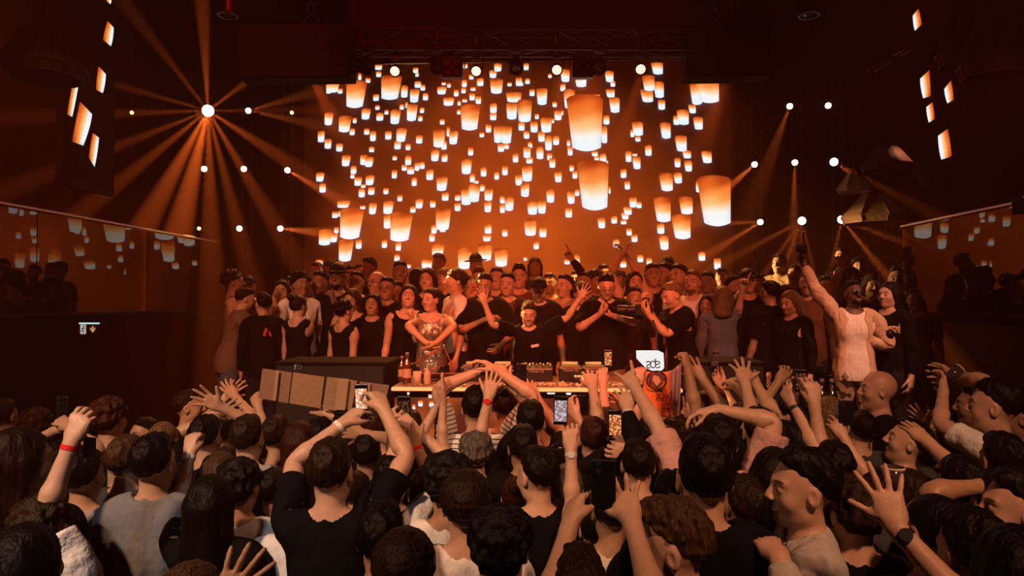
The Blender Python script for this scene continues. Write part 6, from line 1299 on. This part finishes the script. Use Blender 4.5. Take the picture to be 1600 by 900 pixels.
def phone(label, px, py, key, side, hpx, roll=0, yaw=0, pitch=0, sm=S_OFF, wide=0.48, cam_=False, dz=0.0):
    r = PEOPLE[key]; hp = (r['hands'][side] @ np.array((0.80, 0.03, ZA, 1)))[:3] if side == 'R' else (r['hands'][side] @ np.array((-0.80, 0.03, ZA, 1)))[:3]
    Y = float(hp[1]) + dz; P = at(px, py, Y); H = hpx * Y / F; Wd = H * wide; t = 0.009
    e = empty('phone', P); e.rotation_euler = (RD(pitch), RD(roll), RD(yaw)); tag(e, label, 'phone')
    MB().box((0, 0, 0), (Wd, t, H), bev=0.0035).build('case', mat('phone_case', (0.012, 0.012, 0.013), 0.3), e)
    MB().box((0, -t / 2 - 0.0006, 0.0), (Wd * 0.90, 0.0012, H * 0.94)).build('screen', mat('phone_bezel', (0.006, 0.006, 0.006), 0.12) if sm is not S_OFF else S_OFF, e)
    if sm is not S_OFF: MB().box((0, -t / 2 - 0.0016, -H * 0.02), (Wd * 0.86, 0.0012, H * (0.72 if hpx > 30 else 0.8))).build('picture', sm, e)
    else:
        for dz_ in (-0.010, 0.014): MB().lathe([(0.008, 0), (0.009, 0.002), (0.006, 0.0025)], 14, (-Wd * 0.22, -t / 2 - 0.001, H * 0.38 + dz_ - 0.004), Matrix.Rotation(PI / 2, 3, 'X')).build('camera_lens', mat('lens_steel', (0.1, 0.1, 0.11), 0.15, 0.8), e)
    return e
phone('phone showing the bright stage, held in both hands by the tall man in black', 565, 622, 'film', 'L', 44, roll=-2, sm=S_BR)
phone('dim phone held in both hands, left of the booth front', 631, 641, 'ph630', 'L', 44, sm=S_DM)
phone('dark phone held sideways-on before the mixer', 815, 585, 'ph815', 'L', 34, sm=S_OFF, dz=-0.02)
phone('phone with white and teal picture held up at the centre', 876, 641, 'ph875', 'L', 45, roll=2, sm=S_MX)
phone('plain black phone back right of the teal picture phone', 912, 633, 'ph912', 'L', 32, sm=S_OFF, dz=-0.02)
phone('phone with an orange lantern picture held low right of centre', 961, 663, 'ph961', 'L', 44, sm=S_OR)
phone('big black phone nearest the camera, held between two hands', 943, 757, 'lens', 'L', 76, sm=S_OFF, wide=0.5, dz=-0.02)
phone('phone glowing orange held up before the right end of the booth', 950, 560, 'ph950', 'L', 26, sm=S_OR, dz=0.0)
phone('tall dark phone held up in the dark at far left', 97, 646, 'ph97', 'L', 55, sm=S_OFF, wide=0.34)
phone('dark phone held low beside the silvery knit top', 158, 746, 'ph158', 'L', 42, sm=S_OFF, dz=-0.02)
phone('phone with brown picture held by two arms, right of centre', 1251, 595, 'twoR', 'L', 34, sm=S_DM, wide=0.55, dz=-0.05)
phone('black phone held by a pale hand right of the blonde woman', 1322, 645, 'dkph', 'L', 38, sm=S_OFF, wide=0.6, dz=-0.03)
phone('small phone raised over the copper-haired woman', 1117, 562, 'copper', 'R', 24, roll=6, sm=S_DM)
phone('compact camera phone in the fist with the red wristband', 140, 700, 'redb', 'R', 34, sm=S_OFF, wide=0.6)
def hand_pt(key, side, x=0.80, y=0.03):
    r = PEOPLE[key]; s = 1 if side == 'R' else -1
    return Vector((r['hands'][side] @ np.array((x * s, y, ZA, 1)))[:3])
hp = hand_pt('texter', 'R'); e = empty('phone', hp + Vector((0.06, -0.01, 0.02))); e.rotation_euler = (RD(-50), 0, RD(90)); tag(e, 'small dark phone in the hands of the big man in black', 'phone')
MB().box((0, 0, 0), (0.074, 0.009, 0.15), bev=0.003).build('case', mat('phone_case'), e); MB().box((0, 0.0055, 0), (0.068, 0.001, 0.14)).build('screen', S_OFF, e)
# photographer's camera
hp = (hand_pt('photog', 'R') + hand_pt('photog', 'L')) / 2; e = empty('video_camera', at(1006, 484, hp.y)); e.rotation_euler = (0, 0, RD(-8)); tag(e, 'black camera with long lens held by the blond man in black', 'camera')
MB().box((0, 0, 0), (0.15, 0.10, 0.11), bev=0.012).build('body', M_METAL, e); MB().lathe([(0.036, 0), (0.036, 0.07), (0.042, 0.09), (0.042, 0.16), (0.036, 0.165)], 20, (-0.07, 0, 0), Matrix.Rotation(-PI / 2, 3, 'Y')).build('lens', M_METAL, e)
MB().box((0.02, 0, 0.085), (0.06, 0.04, 0.05), bev=0.006).build('flash_mount', M_METAL, e); MB().lathe([(0.02, -0.04), (0.02, 0.0), (0.001, 0.001)], 12, (0.085, 0, 0.02), Matrix.Rotation(PI / 2, 3, 'Y')).build('eyepiece', M_METAL, e)
# bottle raised by the man in beige, and his wine glass
hp = hand_pt('hero', 'R', 0.80, 0.03); e = empty('raised_camera', at(1251, 388, hp.y - 0.02)); tag(e, 'small dark camera raised high by the man in the beige jacket', 'camera')
MB().box((0, 0, 0), (0.10, 0.06, 0.07), bev=0.01).build('body', M_METAL, e); MB().lathe([(0.026, 0), (0.03, 0.05), (0.024, 0.055)], 16, (0, -0.03, 0), Matrix.Rotation(PI / 2, 3, 'X')).build('lens', M_METAL, e); MB().tube([(0, 0, -0.035), (0.02, 0, -0.12)], 0.012, 8).build('grip', M_METAL, e)
def wine(label, p, mcol, H=0.2):
    e = empty('wine_glass', p); tag(e, label, 'glass')
    MB().lathe([(0.034, 0), (0.03, 0.004), (0.004, 0.012), (0.004, H * 0.45)], 16).build('stem', mcol, e, True); MB().lathe([(0.004, H * 0.45), (0.03, H * 0.58), (0.036, H * 0.75), (0.031, H), (0.029, H), (0.034, H * 0.75), (0.028, H * 0.6), (0.001, H * 0.47)], 16).build('bowl', mcol, e, True)
M_WG = mat('wine_glass', (0.75, 0.6, 0.5), 0.05, spec=0.9)
hp = hand_pt('hero', 'L', 0.79, 0.035); wine('stemmed wine glass held at the chest of the man in beige', at(1361, 540, hp.y - 0.03), M_WG)
hp = hand_pt('wom', 'R'); wine('small stemmed glass held by the woman with long black hair', at(1390, 545, hp.y - 0.02), mat('dark_glass', (0.01, 0.01, 0.012), 0.1), 0.16)
hp = hand_pt('glass', 'L'); e = empty('drinking_glass', at(1480, 590, hp.y)); e.rotation_euler = (0, RD(55), 0); tag(e, 'small tilted glass lifted by the man in the white t-shirt', 'glass')
MB().lathe([(0.026, 0), (0.034, 0.09), (0.032, 0.09), (0.024, 0.005)], 16).build('glass_body', mat('drink_glass', (0.05, 0.035, 0.03), 0.06, spec=0.9), e, True); MB().lathe([(0.035, 0.086), (0.036, 0.092), (0.033, 0.092)], 16, cap=False).build('rim', M_WG, e)
# tumbler held out in the dark, lower right
e = empty('drinking_glass', at(1396, 768, 2.5)); tag(e, 'wide tumbler with a glinting rim above the spread hand, lower right', 'glass')
MB().lathe([(0.030, 0), (0.038, 0.085), (0.036, 0.085), (0.028, 0.006)], 20).build('glass_body', mat('drink_glass'), e, True); MB().lathe([(0.0385, 0.081), (0.040, 0.086), (0.037, 0.088)], 20, cap=False).build('rim', M_WG, e)
# name badge and lanyard on the performer, square print, backpack, red print: parts of what people wear
def on_torso(key, name, build, m, co):
    r = PEOPLE[key]; o = build.build(name, m, r['obj']); o.matrix_local = Matrix((r['bones'][1]).tolist()) @ Matrix.Translation(co); return o
on_torso('dj', 'chest_label', MB().box((0, 0, 0), (0.085, 0.006, 0.030), Matrix.Rotation(0.2, 3, 'Y'), bev=0.002), mat('chest_label', (0.75, 0.62, 0.5), 0.6), (-0.07, 0.148, 1.335))
o = on_torso('sq', 'square_print', MB().tube([(-0.04, 0, 0), (0, 0, 0.04), (0.04, 0, 0), (0, 0, -0.04), (-0.04, 0, 0)], 0.003, 5).tube([(-0.02, 0, 0), (0.01, 0, 0.02), (0.02, 0, 0), (0, 0, -0.02)], 0.003, 5), mat('print_pale', (0.35, 0.33, 0.34), 0.7), (0.03, -0.150, 1.30))
on_torso('pack', 'backpack', MB().box((0, 0, 0), (0.28, 0.13, 0.40), bev=0.05), mat('backpack_cloth', (0.03, 0.03, 0.035), 0.8, bump=0.5, bscale=20), (0, -0.20, 1.22))
on_torso('pack', 'backpack_strap', MB().tube([(-0.09, 0.02, 0.2), (-0.10, 0.06, 0.30), (-0.10, 0.20, 0.30), (-0.10, 0.25, 0.1)], 0.014, 6).tube([(0.09, 0.02, 0.2), (0.10, 0.06, 0.30), (0.10, 0.20, 0.30), (0.10, 0.25, 0.1)], 0.014, 6), mat('backpack_cloth'), (0, -0.16, 1.20))
on_torso('redprint', 'red_print', MB().box((0, 0, 0), (0.03, 0.004, 0.09), Matrix.Rotation(0.3, 3, 'Y'), bev=0.002).box((0.05, 0, -0.02), (0.02, 0.004, 0.06), Matrix.Rotation(-0.3, 3, 'Y'), bev=0.002), mat('red_ink', (0.6, 0.03, 0.02), 0.6), (0.05, -0.165, 1.36))

# ------------------------------------------------------------------ thin haze filling the club, its colour tinted red in place of redder light
nt = W.node_tree; vs = N(nt, 'ShaderNodeVolumeScatter'); vs.inputs['Density'].default_value = HAZE; vs.inputs['Anisotropy'].default_value = 0.25; vs.inputs['Color'].default_value = (1.0, 0.30, 0.15, 1)
nt.links.new(vs.outputs[0], nt.nodes['World Output'].inputs['Volume'])
